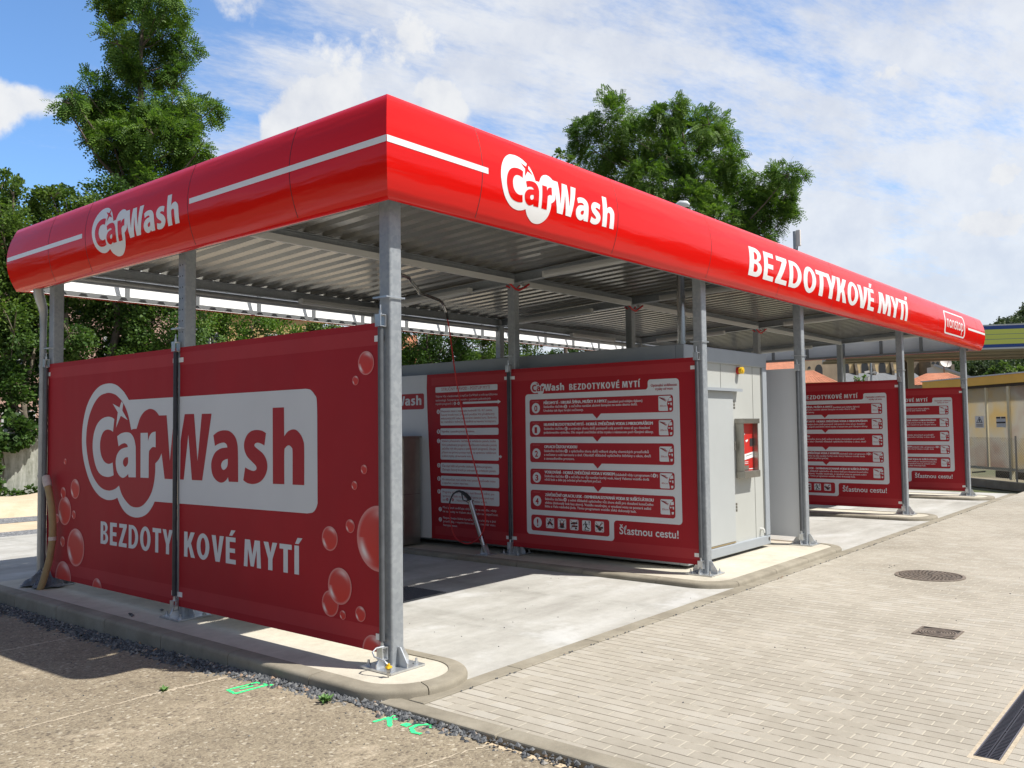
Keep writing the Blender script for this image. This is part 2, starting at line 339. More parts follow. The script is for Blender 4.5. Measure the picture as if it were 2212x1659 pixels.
TXT_R, TXT_L = json.loads('[[["PŘEDMYTÍ - HRUBÁ ŠPÍNA, MUŠKY A HMYZ",-2.238,-1.253,1.994],["(nanášení pod nízkým tlakem)",-1.239,-0.74,1.987],["Stiskněte tlačítko      a začněte nanášet aktivní šampon na auto shora dolů.",-2.239,-0.809,1.946],["Uvolníte tak lépe hrubé nečistoty.",-2.24,-1.603,1.896],["HLAVNÍ BEZDOTYKOVÉ MYTÍ - HORKÁ ZMĚKČENÁ VODA S MIKROPRÁŠKEM",-2.237,-0.606,1.711],["Stiskněte tlačítko      a umývejte shora dolů postupně celý povrch vozu až po dosažení",-2.238,-0.642,1.66],["požadovaného výsledku. Dle stupně znečištění držte trysku s nástavcem pod různými sklony.",-2.239,-0.596,1.611],["OPLACH ČISTOU VODOU",-2.238,-1.713,1.422],["Stiskněte tlačítko      a spláchněte shora dolů veškeré zbytky chemických prostředků",-2.239,-0.666,1.371],["a nečistot z celé karoserie a skel. Obzvlášť důkladně opláchněte štěrbiny u oken, dveří",-2.24,-0.637,1.322],["a zavazadlového prostoru.",-2.241,-1.753,1.273],["VOSKOVÁNÍ - HORKÁ ZMĚKČENÁ VODA S VOSKEM",-2.238,-1.157,1.093],["(následně vždy s programem č.    !)",-1.143,-0.547,1.09],["Stiskněte tlačítko      a začněte na vůz nanášet horký vosk, který Vašemu vozidlu dodá",-2.239,-0.668,1.044],["větší lesk a déle jej ochrání před nepřízní počasí.",-2.24,-1.353,0.999],["ZÁVĚREČNÝ OPLACH, LESK - DEMINERALIZOVANÁ VODA SE SUŠÍCÍ LÁTKOU",-2.235,-0.615,0.798],["Stikněte tlačítko      a velmi důkladně opláchněte vůz shora dolů pro dosažení konečného",-2.236,-0.617,0.747],["efektu (dokonalý lesk bez skvrn). Vozidlo neutírejte, o vysušení vozu se postará sušící",-2.237,-0.648,0.699],["látka a Vaše následná jízda. Tímto programem vozidlo získá dokonalý lesk.",-2.238,-0.852,0.653],["Optimální vzdálenost",-0.622,-0.268,2.162],["trysky od vozu",-0.564,-0.326,2.119]],[["STRUČNÝ NÁVOD - POSTUP MYTÍ",-4.097,-3.166,2.236],["Vítáme Vás v bezkontaktní myčce CarWash s mikropráškovou",-4.215,-3.034,2.142],["technologií. Seznamte se prosím s popisem jednotlivých",-4.216,-3.157,2.086],["mycích programů (     -     ).",-4.217,-3.712,2.034],["Vhozením mincí v maximální hodnotě 10,- Kč získáte",-4.116,-3.13,1.925],["časový kredit mytí, případně použijte Váš předplacený",-4.112,-3.089,1.873],["elektronický klíč nebo bezkontaktní platební kartu. Bankovky",-4.112,-3.05,1.822],["lze rozměnit v měničce umístěné na hlavním kontejneru.",-4.113,-3.059,1.772],["Vyjměte z pouzdra pistoli s tryskou.",-4.102,-3.46,1.635],["Stiskem příslušného tlačítka na ovládacím panelu zvolte",-4.101,-3.072,1.497],["Vámi požadovaný program a zmáčknutím kohoutku pistole",-4.102,-3.055,1.442],["začněte mýt dle popisu u jednotlivých programů. Dbejte",-4.098,-3.074,1.389],["přitom na správný postup mytí a na správnou vzdálenost",-4.098,-3.066,1.336],["a sklon trysky od karoserie vozu.",-4.099,-3.522,1.284],["Čas mytí běží od prvního stisknutí tlačítka programu.",-4.093,-3.138,1.14],["Zbývající časový kredit je zobrazen na ovládacím panelu.",-4.094,-3.07,1.087],["Po dokončení mytí uložte mycí pistoli na původní místo",-4.093,-3.085,0.947],["a opusťte s vozem mycí box.",-4.094,-3.586,0.898],["Programy můžete v průběhu mytí libovolně měnit, pro",-4.09,-3.11,0.769],["správný průběh mytí doporučujeme postupné mytí",-4.089,-3.115,0.711],["od      -      . Nový kredit již nelze vrátit.",-4.089,-3.239,0.655],["Mycí pistoli směřujte vždy pouze na vozidlo, nikdy",-4.088,-3.074,0.546],["ne na osoby ve Vašem okolí. Dbejte na bezpečnost.",-4.089,-3.044,0.491],["Nepoužívejte žádné kartáče, hadry a houby a jiné",-4.085,-3.089,0.4],["prostředky, v mycím boxu nečistěte interiér vozu.",-4.083,-3.09,0.349],["Nemyjte motor.",-4.084,-3.801,0.295]]]')

# ------------------------------------------------------------------ materials
MT = {}
def pmat(name, col=(0.5,0.5,0.5), rough=0.6, metal=0.0, var=None, bump=None, coat=0.0, spec=0.5, coords='pos'):
    m = bpy.data.materials.new(name); m.use_nodes = True
    t = NT(m.node_tree); b = m.node_tree.nodes['Principled BSDF']
    b.inputs['Base Color'].default_value = tuple(col)+(1,)
    b.inputs['Roughness'].default_value = rough; b.inputs['Metallic'].default_value = metal
    b.inputs['Specular IOR Level'].default_value = spec; b.inputs['Coat Weight'].default_value = coat
    b.inputs['Coat Roughness'].default_value = 0.08
    m_pos = t.n('ShaderNodeNewGeometry').outputs['Position']
    if var:                                            # (scale, darkest factor, lightest factor)
        f = t.noise(m_pos, var[0], 5, 0.6)
        lo = tuple(c*var[1] for c in col); hi = tuple(min(1, c*var[2]) for c in col)
        t.t.links.new(t.ramp(f, [(0.28, lo), (0.72, hi)]), b.inputs['Base Color'])
    if bump:
        bn = t.n('ShaderNodeBump', {'Height': t.noise(m_pos, bump[0], 4, 0.6), 'Strength': bump[1], 'Distance': 0.02})
        t.t.links.new(bn.outputs[0], b.inputs['Normal'])
    MT[name] = m
    return m, t, b, m_pos
galv, t, b, P = pmat('galvanised_steel', (0.45,0.47,0.49), 0.42, 0.28)
vor = t.n('ShaderNodeTexVoronoi', {'Vector': P, 'Scale': 38.0}).outputs['Color']
vv = t.n('ShaderNodeSeparateColor', {0: vor}).outputs[0]
f = t.math('ADD', t.math('MULTIPLY', vv, 0.32), t.math('MULTIPLY', t.noise(P, 3.0, 5, 0.65), 0.85))
t.t.links.new(t.ramp(f, [(0.25, (0.25,0.272,0.295)), (0.55, (0.295,0.318,0.34)), (0.85, (0.355,0.378,0.395))]), b.inputs['Base Color'])
t.t.links.new(t.ramp(f, [(0.2, 0.36), (0.9, 0.56)]), b.inputs['Roughness'])
darktube = pmat('dark_tube', (0.030,0.034,0.045), 0.45, 0.1, (9, .7, 1.3))[0]
zinc = pmat('new_zinc', (0.58,0.60,0.62), 0.34, 0.75, (14, .8, 1.15))[0]
stain = pmat('stainless_steel', (0.36,0.34,0.30), 0.34, 0.85, (5, .85, 1.12))[0]
chrome = pmat('polished_steel', (0.40,0.39,0.38), 0.2, 1.0)[0]
fred, t, b, P = pmat('fascia_red', (0.70,0.008,0.006), 0.13, 0, None, None, 0.0, 0.30)
f = t.noise(t.n('ShaderNodeMapping', {0: P, 3: (0.4, 0.4, 3.0)}).outputs[0], 1.6, 3, 0.5)
bn = t.n('ShaderNodeBump', {'Height': f, 'Strength': 0.22, 'Distance': 0.05}); t.t.links.new(bn.outputs[0], b.inputs['Normal']); 
fwhite = pmat('vinyl_white', (0.80,0.80,0.80), 0.3, 0, None, None, 0.2)[0]
finner = pmat('fascia_back_white', (0.80,0.80,0.79), 0.5, 0, (2, .93, 1.03))[0]
seam = pmat('seam_dark', (0.10,0.006,0.006), 0.6)[0]
def fabric(name, col, v0=0.9, v1=1.08):
    m, t, b, P = pmat(name, col, 0.62, 0, (1.1, v0, v1), None, 0, 0.35)
    wv = t.n('ShaderNodeBump', {'Height': t.noise(P, 420, 1, 0.5), 'Strength': 0.12, 'Distance': 0.002})
    rip = t.n('ShaderNodeBump', {'Height': t.noise(t.n('ShaderNodeMapping', {0: P, 3: (1.0, 1.0, 0.45)}).outputs[0], 1.5, 2, 0.5), 'Strength': 0.22, 'Distance': 0.12, 'Normal': wv.outputs[0]})
    t.t.links.new(rip.outputs[0], b.inputs['Normal'])
    return m
banred = fabric('banner_red', (0.35,0.0086,0.017))
hemred = fabric('banner_hem_red', (0.40,0.028,0.036))
banwhite = fabric('banner_white', (0.62,0.64,0.67), .96, 1.03)
black = pmat('print_black', (0.03,0.025,0.025), 0.6)[0]
redink = pmat('print_red', (0.35,0.0086,0.017), 0.6)[0]
faint = pmat('print_pale_red', (0.62,0.16,0.16), 0.6)[0]
bub, t, b, P = pmat('bubble_print', (0.6,0.05,0.04), 0.55)
uv = t.n('ShaderNodeTexCoord').outputs['UV']; s2 = t.n('ShaderNodeSeparateXYZ', {0: uv}); ux, uy = s2.outputs[0], s2.outputs[1]
rr = t.math('SQRT', t.math('ADD', t.math('MULTIPLY', ux, ux), t.math('MULTIPLY', uy, uy)))
rim = t.math('MULTIPLY', t.smooth(rr, 0.82, 1.0), 0.30)
ang = t.math('ARCTAN2', uy, ux)
def crescent(a0, wa, r0, wr, amp):
    da = t.math('DIVIDE', t.math('SUBTRACT', ang, a0), wa); dr = t.math('DIVIDE', t.math('SUBTRACT', rr, r0), wr)
    return t.math('MULTIPLY', t.math('EXPONENT', t.math('MULTIPLY', t.math('ADD', t.math('MULTIPLY', da, da), t.math('MULTIPLY', dr, dr)), -1.0)), amp)
hl = t.math('ADD', t.math('ADD', crescent(RAD(68), 0.55, 0.78, 0.15, 0.62), crescent(RAD(-148), 0.42, 0.80, 0.11, 1.0)), rim, clamp=True)
t.t.links.new(t.mix(hl, t.mix(t.smooth(uy, -1, 1), (0.58,0.030,0.020), (0.52,0.042,0.038)), (0.80,0.70,0.70)), b.inputs['Base Color'])
roofm, t, b, P = pmat('roof_sheet', (0.30,0.29,0.26), 0.24, 0.5, (1.4, .86, 1.1))
gutter = pmat('gutter_zinc', (0.42,0.43,0.43), 0.4, 0.5, (4, .8, 1.15))[0]
tubew = pmat('lamp_housing', (0.40,0.40,0.39), 0.45)[0]
diffuser = pmat('lamp_diffuser', (0.50,0.50,0.48), 0.25)[0]
traym = pmat('cable_tray_white', (0.52,0.52,0.50), 0.45)[0]
hosered = pmat('red_hose', (0.50,0.018,0.02), 0.45)[0]
rubber = pmat('black_rubber', (0.02,0.02,0.022), 0.5)[0]
yellowp = pmat('yellow_plastic', (0.72,0.46,0.02), 0.4)[0]
redp = pmat('red_plastic', (0.5,0.02,0.015), 0.4)[0]
brass = pmat('brass_fitting', (0.45,0.36,0.22), 0.35, 0.8)[0]

# ------------------------------------------------------------------ canopy dimensions
XS = [0.0, 4.82, 7.82, 12.72, 17.65]
YS = [0.0, 2.79, 5.58]
def roof_z(y): return 3.905 - 0.042*y          # underside of the sheet
Z0, Z1 = 3.335, 4.05                            # fascia bottom and top
FX1, FY1 = 18.05, 5.80                          # fascia centre rectangle beyond the first posts
def bulge(z):
    t_ = (z-(Z0+Z1)/2)/((Z1-Z0)/2)
    return 0.25 + 0.082*(1-t_*t_)

canopy = thing('wash_canopy', (0,0,0), 'long flat red canopy with white lettering on galvanised steel posts', 'canopy')
ci = 0
for x in XS:
    for y in YS:
        h = roof_z(y)-0.115
        mb = MB(); a = 0.06
        # square hollow section with rounded corners
        prof = []
        for cx, cy, a0 in ((a-.016,a-.016,0), (-a+.016,a-.016,90), (-a+.016,-a+.016,180), (a-.016,-a+.016,270)):
            prof += [(cx+.016*math.cos(RAD(a0+k*30)), cy+.016*math.sin(RAD(a0+k*30))) for k in range(4)]
        mb.prism(prof, lambda u, v, d: (x+u, y+v, d), 0.012, h)
        if x == 0.0 and y == 2.79:               # rows of holes for the fittings near the head
            for k in range(9):
                for dx in (-.022, .022): mb.box(x-.0615, x-.0598, y+dx-.006, y+dx+.006, 2.62+k*.105, 2.632+k*.105, 1)
        col = mb.build('column', [galv, black], canopy)
        mb = MB(); mb.box(x-.165, x+.165, y-.165, y+.165, 0.0, 0.014)
        for sx, sy in ((1,0),(-1,0),(0,1),(0,-1)):
            g = [(0.06,0.014),(0.155,0.014),(0.155,0.045),(0.085,0.15),(0.06,0.15)]
            if sx: mb.prism(g, lambda u, v, d: (x+sx*u, y+d, v), -.005, .005)
            else: mb.prism(g, lambda u, v, d: (x+d, y+sy*u, v), -.005, .005)
        bp = mb.build('base_plate', zinc, col)
        for sx in (1,-1):
            for sy in (1,-1):
                mb = MB(); mb.tube([(x+sx*.12, y+sy*.12, .014), (x+sx*.12, y+sy*.12, .030)], .017, 6, smooth=False)
                mb.tube([(x+sx*.12, y+sy*.12, .030), (x+sx*.12, y+sy*.12, .055)], .009, 6); mb.build('anchor_bolt', zinc, col)
# beams along the long side (under the ribs) and across at every post line
def ibeam(mb, a, b, hgt=0.12, wid=0.085):
    a = Vector(a); b = Vector(b)
    dn = Vector((0,0,-1)); 
    mb.bar(a+dn*.004, b+dn*.004, wid, .008); mb.bar(a+dn*(hgt-.004), b+dn*(hgt-.004), wid, .008); mb.bar(a+dn*hgt/2, b+dn*hgt/2, .007, hgt-.018)
for y in YS:
    mb = MB(); z = roof_z(y)-.002; ibeam(mb, (-.06, y, z), (17.75, y, z)); mb.build('long_beam', galv, canopy)
for x in XS:
    for k in range(2):
        y0, y1 = YS[k]+.046, YS[k+1]-.046
        mb = MB(); ibeam(mb, (x, y0, roof_z(y0)-.012), (x, y1, roof_z(y1)-.012)); mb.build('cross_beam', galv, canopy)
# trapezoidal roof sheet, ribs across the bays
mb = MB(); pitch = 0.2475; x0 = -.14; n = int((17.95-x0)/pitch)
def sheet(y0, y1):
    vs = []; fs = []
    pr = []
    for i in range(n):
        xx = x0+i*pitch
        pr += [(xx, 0.0), (xx+.115, 0.0), (xx+.150, 0.05), (xx+.2125, 0.05)]
    pr.append((x0+n*pitch, 0.0))
    for (u, v) in pr:
        vs += [(u, y0, roof_z(y0)+v), (u, y1, roof_z(y1)+v)]
    k = len(pr)
    fs = [(2*i, 2*i+2, 2*i+3, 2*i+1) for i in range(k-1)]
    off = len(vs)
    vs2 = [(a, b_, c+.0015) for a, b_, c in vs]
    return vs+vs2, [tuple(reversed(q)) for q in fs] + [tuple(j+off for j in q) for q in fs]
mb.add(*sheet(0.055, 5.70)); mb.build('roof_sheet', roofm, canopy)
# white cable tray under the middle beam, gutter and downpipe at the back
mb = MB(); z = roof_z(2.79)-.125
for a, b_ in ((0.1,4.72),(4.95,7.7),(7.95,12.6),(12.85,17.5)): mb.box(a, b_, 2.69, 2.735, z-.035, z+.035)
mb.build('cable_tray', traym, canopy)
mb = MB(); z = roof_z(5.58)-.155
mb.tube([(0.0,5.62,z-.02),(9,5.62,z-.025),(17.7,5.62,z-.03)], .045, 14); mb.build('drain_pipe', gutter, canopy)
mb = MB(); mb.tube([(-.16,5.68,3.50),(-.16,5.68,3.36),(-.155,5.69,3.29),(-.13,5.70,3.22),(-.10,5.71,3.14),(-.09,5.71,3.06),(-.09,5.71,2.9),(-.09,5.71,0.02)], [.055]*4+[.05,.042,.036,.036], 14)
for zc in (2.45, 1.2): mb.tube([(-.09,5.71,zc),(-.09,5.71,zc+.03)], .043, 12)
mb.build('downpipe', gutter, canopy)
# short lengths of red hose slung from the heads of the inner posts
for x in XS[:4]:
    mb = MB(); zc = roof_z(2.79)-.14
    mb.tube([(x-.20,2.72,zc+.02),(x-.16,2.71,zc-.02),(x-.07,2.70,zc-.075),(x+.02,2.70,zc-.09),(x+.10,2.69,zc-.05),(x+.19,2.66,zc+.01)], .014, 8)
    mb.tube([(x-.09,2.84,zc-.02),(x-.02,2.76,zc-.085),(x+.06,2.72,zc-.02)], .012, 8)
    mb.build('hose_sling', hosered, canopy)
# vertical tension tubes that carry the banners
tubegrey = pmat('shaded_tube', (0.11,0.118,0.13), 0.45, 0.3, (9, .8, 1.2))[0]  # galvanised tube, base colour darkened to imitate shade on the posts' left side
for x in XS:
    side = -1
    for y in (0.0, 2.815, 5.6):
        mb = MB()
        mb.tube([(x-.098, y, .20), (x-.098, y, 2.44)], .021, 12)
        tube = mb.build('tension_tube', darktube if y == 2.815 else tubegrey, canopy)
        for zc in (.115, 2.49):
            mb = MB()
            mb.box(x-.125, x-.069, y-.03, y+.03, zc-.045, zc-.039); mb.box(x-.125, x-.069, y-.03, y+.03, zc+.039, zc+.045)
            mb.box(x-.125, x-.119, y-.03, y+.03, zc-.039, zc+.039); mb.box(x-.075, x-.069, y-.03, y+.03, zc-.039, zc+.039)
            mb.tube([(x-.098,y,zc+.045),(x-.098,y,zc+.075)], .012, 6, smooth=False); mb.tube([(x-.098,y,zc+.075),(x-.098,y,zc+.115)], .006, 6)
            mb.build('clamp', zinc, tube)
        zc = 2.66; mb = MB()
        mb.bar((x-.10,y-.075,zc),(x-.10,y+.075,zc), .012, .012); mb.bar((x+.07,y-.075,zc),(x+.07,y+.075,zc), .012, .012)
        mb.bar((x-.10,y-.072,zc),(x+.07,y-.072,zc), .008,.008); mb.bar((x-.10,y+.072,zc),(x+.07,y+.072,zc), .008,.008)
        mb.build('clamp_ring', zinc, tube)

# ------------------------------------------------------------------ fascia
NZ = 14
PROF = [(bulge(Z0+(Z1-Z0)*i/NZ), Z0+(Z1-Z0)*i/NZ) for i in range(NZ+1)]
def fascia(side):
    """outer red skin, white back, lips at the bottom and top; ends mitred"""
    def pt(e, d, z):                 # e: 0 start, 1 end
        if side == 'front': return (-d if e == 0 else FX1+d, -d, z)
        if side == 'right': return (FX1+d, -d if e == 0 else FY1+d, z)
        if side == 'back':  return (FX1+d if e == 0 else -d, FY1+d, z)
        return (-d, FY1+d if e == 0 else -d, z)
    mb = MB()
    out = [(0.155, Z0)] + PROF + [(0.165, Z1)]
    inn = [(0.155, Z0+.004)] + [(d-.006, z if 0 < i < NZ else (z+.004 if i == 0 else z-.004)) for i, (d, z) in enumerate(PROF)] + [(0.165, Z1-.004)]
    for k, (pr, m) in enumerate(((out, 0), (inn, 1))):
        vs = []
        for d, z in pr: vs += [pt(0, d, z), pt(1, d, z)]
        fs = [(2*i, 2*i+1, 2*i+3, 2*i+2) for i in range(len(pr)-1)]
        if k: fs = [tuple(reversed(q)) for q in fs]
        mb.add(vs, fs, m, k == 0)
    for j in (0, -1):
        d0, z0 = out[j]; d1, z1 = inn[j]
        mb.add([pt(0,d0,z0), pt(1,d0,z0), pt(1,d1,z1), pt(0,d1,z1)], [(0,1,2,3)], 0)
    return mb.build('fascia', [fred, finner], canopy)
def fmap(side):
    def fn(u, v, l):
        d = bulge(min(max(v, Z0), Z1)) + .0012*l + .0006
        return (u, -d, v) if side == 'front' else (-d, -u, v)
    return fn
CUTS = [Z0+(Z1-Z0)*i/NZ for i in range(1, NZ)]
frm = pmat('fascia_frame_steel', (0.20,0.21,0.22), 0.5, 0.2)[0]
F = {s: fascia(s) for s in ('front', 'left', 'back', 'right')}
# inner framing of the fascia
def rail(mb, a, b_): mb.bar(a, b_, .05, .05)
mb = MB(); zr = Z0+.032
rail(mb, (-.10, FY1+.13, zr), (FX1+.1, FY1+.13, zr)); rail(mb, (-.1, FY1+.13, Z1-.06), (FX1+.1, FY1+.13, Z1-.06))
x = 0.05
while x < FX1:
    mb.bar((x, FY1+.16, zr+.02), (x, FY1+.16, Z1-.1), .03, .05, up=(1,0,0)); x += 0.965
mb.build('fascia_frame', frm, F['back'])
mb = MB(); rail(mb, (FX1+.13, 0, zr), (FX1+.13, FY1, zr)); rail(mb, (FX1+.13, 0, Z1-.06), (FX1+.13, FY1, Z1-.06)); y = 0.1
while y < FY1: mb.bar((FX1+.155, y, zr+.02), (FX1+.155, y, Z1-.1), .07, .045, up=(1,0,0)); y += .93
mb.build('fascia_frame', frm, F['right'])
mb = MB(); rail(mb, (0.1, -.13, zr), (FX1, -.13, zr)); x = 0.35
while x < FX1:
    mb.bar((x, -.155, zr+.02), (x, -.155, Z1-.01), .05, .07, up=(1,0,0)); mb.box(x-.03, x+.03, -.17, -.02, Z1-.05, Z1-.006); x += 0.965
mb.build('fascia_frame', frm, F['front'])
mb = MB(); rail(mb, (-.13, 0.1, zr), (-.13, FY1, zr))
mb.build('fascia_frame', frm, F['left'])
# dark seams between the fascia panels
for s in (0.66, 2.59, 4.50, 6.44, 8.38, 10.32, 12.26, 14.2, 16.14, 17.6):
    A = Art(); A.rect(s-.004, Z0+.001, s+.004, Z1-.001, 0, 0); A.place('panel_seam', fmap('front'), seam, F['front'], CUTS)
for s in (0.763, 2.22, 4.16, 5.02):
    A = Art(); A.rect(-s-.004, Z0+.001, -s+.004, Z1-.001, 0, 0); A.place('panel_seam', fmap('left'), seam, F['left'], CUTS)

# ------------------------------------------------------------------ the logo
def logo_pts(name, shift=0.0): return [(p[0]+shift, p[1], p[2]) for p in LOGO[name]]
SHIFT = 0.184
def full_w():
    p = LOGO['Wr']; aL, aR, nR, tL, tR, bR, bL, pk = [(q[0], q[1]) for q in p[:8]]
    xc = (aL[0]+aR[0])/2; mir = lambda q: (2*xc-q[0], q[1])
    zt, zb = 1.861, 1.262
    R = [(aR[0], zt), (nR[0], 1.445), (tL[0], zt), (tR[0], zt), (bR[0], zb), (bL[0], zb)]
    Lp = [mir(q) for q in reversed(R)]
    return R + [(xc, pk[1])] + Lp
def draw_logo(art, fn, m_white, m_red, layer, cap=True):
    """white cloud with red Car, white Wash; fn maps logo units to artwork units"""
    T = lambda pts: [fn(*q) for q in pts]
    sp_ = lambda n_, s_: smooth_path(logo_pts(n_, s_), 5)
    art.poly(T(sp_('blobin', SHIFT)), m_white, layer)
    art.poly(T(full_w()), m_white, layer+.5)
    for n_, holes in (('a2', ['a2h']), ('s', []), ('h', [])):
        art.poly([T(sp_(n_, 0))] + [T(sp_(q, 0)) for q in holes], m_white, layer)
    for n_, holes in (('C', []), ('a', ['ah']), ('r', []), ('star', [])):
        art.poly([T(sp_(n_, SHIFT))] + [T(sp_(q, SHIFT)) for q in holes], m_red, layer+1.5)
def lfit(x0, z0, kx, kz): return lambda u, v: (x0+(u+4.471)*kx, z0+(v-1.26)*kz)

for side, x0 in (('front', 0.881), ('left', -4.009)):
    A = Art(); draw_logo(A, lfit(x0, 3.538, .4625, .448), 0, 1, 1)
    A.place('logo', fmap(side), [fwhite, fred], F[side], CUTS)
for q in ((-.330, 3.677, .728, 3.724), (16.68, 3.69, 18.36, 3.737)): A = Art(); A.rect(*q, 0, 1); A.place('stripe', fmap('front'), fwhite, F['front'], CUTS)
for q in ((-2.19, 3.677, .330, 3.724), (-6.11, 3.677, -4.222, 3.724)): A = Art(); A.rect(*q, 0, 1); A.place('stripe', fmap('left'), fwhite, F['left'], CUTS)
A = Art(); cap_row(A, [('B',5.49,5.855),('E',5.91,6.21),('Z',6.28,6.64),('D',6.714,7.13),('O',7.2,7.655),('T',7.665,8.055),('Y',8.04,8.46),('K',8.50,8.91),('O',8.945,9.42),('V',9.425,9.87),('É',9.90,10.21),('M',10.43,11.12),('Y',11.13,11.56),('T',11.57,11.95),('Í',11.955,12.09)], 3.492, 0.348, 0, 1)
A.place('lettering', fmap('front'), fwhite, F['front'], CUTS)
A = Art()
A.poly([rrect(14.68, 3.475, 16.40, 3.945, .10), rrect(14.755, 3.505, 16.325, 3.915, .075)], 0, 1)
A.text('nonstop', 14.86, 16.24, 3.615, .27, 0, 1, 0.0)
A.place('nonstop_badge', fmap('front'), fwhite, F['front'], CUTS)

# ------------------------------------------------------------------ banners
ZB, ZT = 0.105, 2.482
def banner(x, ya, yb, label, art, mats, face=-1, back=None, group='tensioned banners between the canopy posts'):
    th = thing('wash_banner', (x, (ya+yb)/2, ZB), label, 'banner', group)
    mb = MB(); e = .003
    mb.add([(x,ya,ZB),(x,yb,ZB),(x,yb,ZT),(x,ya,ZT)], [(0,1,2,3) if face > 0 else (3,2,1,0)], 0)
    xb = x-face*e
    mb.add([(xb,ya,ZB),(xb,yb,ZB),(xb,yb,ZT),(xb,ya,ZT)], [(3,2,1,0) if face > 0 else (0,1,2,3)], 1)
    for q in ([(x,ya,ZB),(x,yb,ZB),(xb,yb,ZB),(xb,ya,ZB)], [(x,ya,ZT),(x,yb,ZT),(xb,yb,ZT),(xb,ya,ZT)], [(x,ya,ZB),(x,ya,ZT),(xb,ya,ZT),(xb,ya,ZB)], [(x,yb,ZB),(x,yb,ZT),(xb,yb,ZT),(xb,yb,ZB)]):
        mb.add(q, [(0,1,2,3)], 0)
    mb.build('banner_sheet', [banred, back or banred], th)
    if art is not None:
        art.place('print', (lambda u, v, l: (x+face*(.0012*l+.0008), -u, v)), mats, th)
    for yy, sg in ((ya, 1), (yb, -1)):
        for zc in (.215, 2.365):
            mb = MB(); xx = x+face*.006
            y0, y1 = sorted((yy-sg*.02, yy+sg*.062)); mb.box(min(xx,x+face*.002), max(xx,x+face*.002), y0, y1, zc-.022, zc+.022)
            mb.build('strap', fwhite, th)
    return th
MATS = [banwhite, redink, black, faint, bub, hemred, stain]   # indices used by the artwork
def hems(A, ya, yb):
    A.rect(-yb, 2.318, -ya, 2.432, 5, 0.3); A.rect(-yb, .165, -ya, .285, 5, 0.3)
def clip_u(pts, lo, hi):
    """clip a polygon to lo <= u <= hi"""
    for (s, lim) in ((1, lo), (-1, hi)):
        out = []
        for i in range(len(pts)):
            a, b_ = pts[i-1], pts[i]
            ia, ib = s*(a[0]-lim) >= 0, s*(b_[0]-lim) >= 0
            if ia != ib:
                t_ = (lim-a[0])/(b_[0]-a[0]); out.append((lim, a[1]+(b_[1]-a[1])*t_))
            if ib: out.append((b_[0], b_[1]))
        pts = out
        if not pts: return []
    return pts
def bubble(A, u, v, r, ry=None, lo=-99, hi=99, zlo=ZB):
    ry = ry or r
    pts = [(math.cos(2*math.pi*k/36), math.sin(2*math.pi*k/36)) for k in range(36)]
    pl = clip_u([(u+a*r, v+b_*ry) for a, b_ in pts], lo, hi)
    sw = [(b_, a) for a, b_ in pl]; sw = clip_u(sw, zlo, 99); pl = [(b_, a) for a, b_ in sw]
    if len(pl) > 2: A.raw(pl, [tuple(range(len(pl)))], 4, 2+0.7*random.random(), [((a-u)/r, (b_-v)/ry) for a, b_ in pl])
random.seed(4)
YA, YM0, YM1, YB = 0.03, 2.785, 2.842, 5.61
sm = lambda n_: smooth_path(LOGO[n_], 6)
for half in (0, 1):
    lo, hi = ((-YB, -YM1), (-YM0, -YA))[half]
    A = Art(); hems(A, -hi, -lo)
    bo = clip_u(sm('blobout'), lo, hi)
    A.poly(bo, 0, 1)
    if half == 0:
        A.poly(sm('blobin'), 1, 2)
        A.poly(clip_u([(p[0], p[1]) for p in LOGO['Wl']], lo, hi), 1, 2.5)
        A.poly(sm('C'), 0, 3); A.poly([sm('a'), sm('ah')], 0, 3); A.poly(sm('r'), 0, 3); A.poly(sm('star'), 0, 3.4)
        caps(A, 'BEZDOTY', -4.312, -2.90, .561, .228, 0, 1)
        for u, v, r in ((-4.872,.477,.2),(-5.147,.853,.155),(-4.90,1.099,.105),(-5.186,1.045,.062),(-4.926,.822,.045),(-5.147,1.389,.032),(-5.187,.517,.055),(-5.165,.115,.19),(-4.378,.10,.10),(-5.33,.76,.05)):
            bubble(A, u, v, r, None, lo, hi)
    else:
        A.poly(clip_u([(p[0], p[1]) for p in LOGO['Wr']], lo, hi), 1, 2)
        A.poly([sm('a2'), sm('a2h')], 1, 2); A.poly(sm('s'), 1, 2); A.poly(sm('h'), 1, 2)
        caps(A, 'KOVÉ MYTÍ', -2.697, -.985, .566, .226, 0, 1)
        for u, v, r in ((-.188,2.193,.088),(-.307,2.069,.035),(-.06,.915,.237),(-.613,.877,.093),(-.374,.986,.05),(-.215,1.41,.034),(-.323,1.289,.032),(-.496,.53,.137),(-.608,.388,.098),(-.262,.353,.056),(-.462,.32,.034),(-.125,.105,.115)):
            bubble(A, u, v, r, None, lo, hi)
    lab = ('red banner with white bubble-shaped Car logo, left half, beside the downpipe', 'red banner with the letters Wash and KOVÉ MYTÍ, beside the front corner post')[half]
    banner(-.07, -hi, -lo, lab, A, MATS, -1, banwhite)

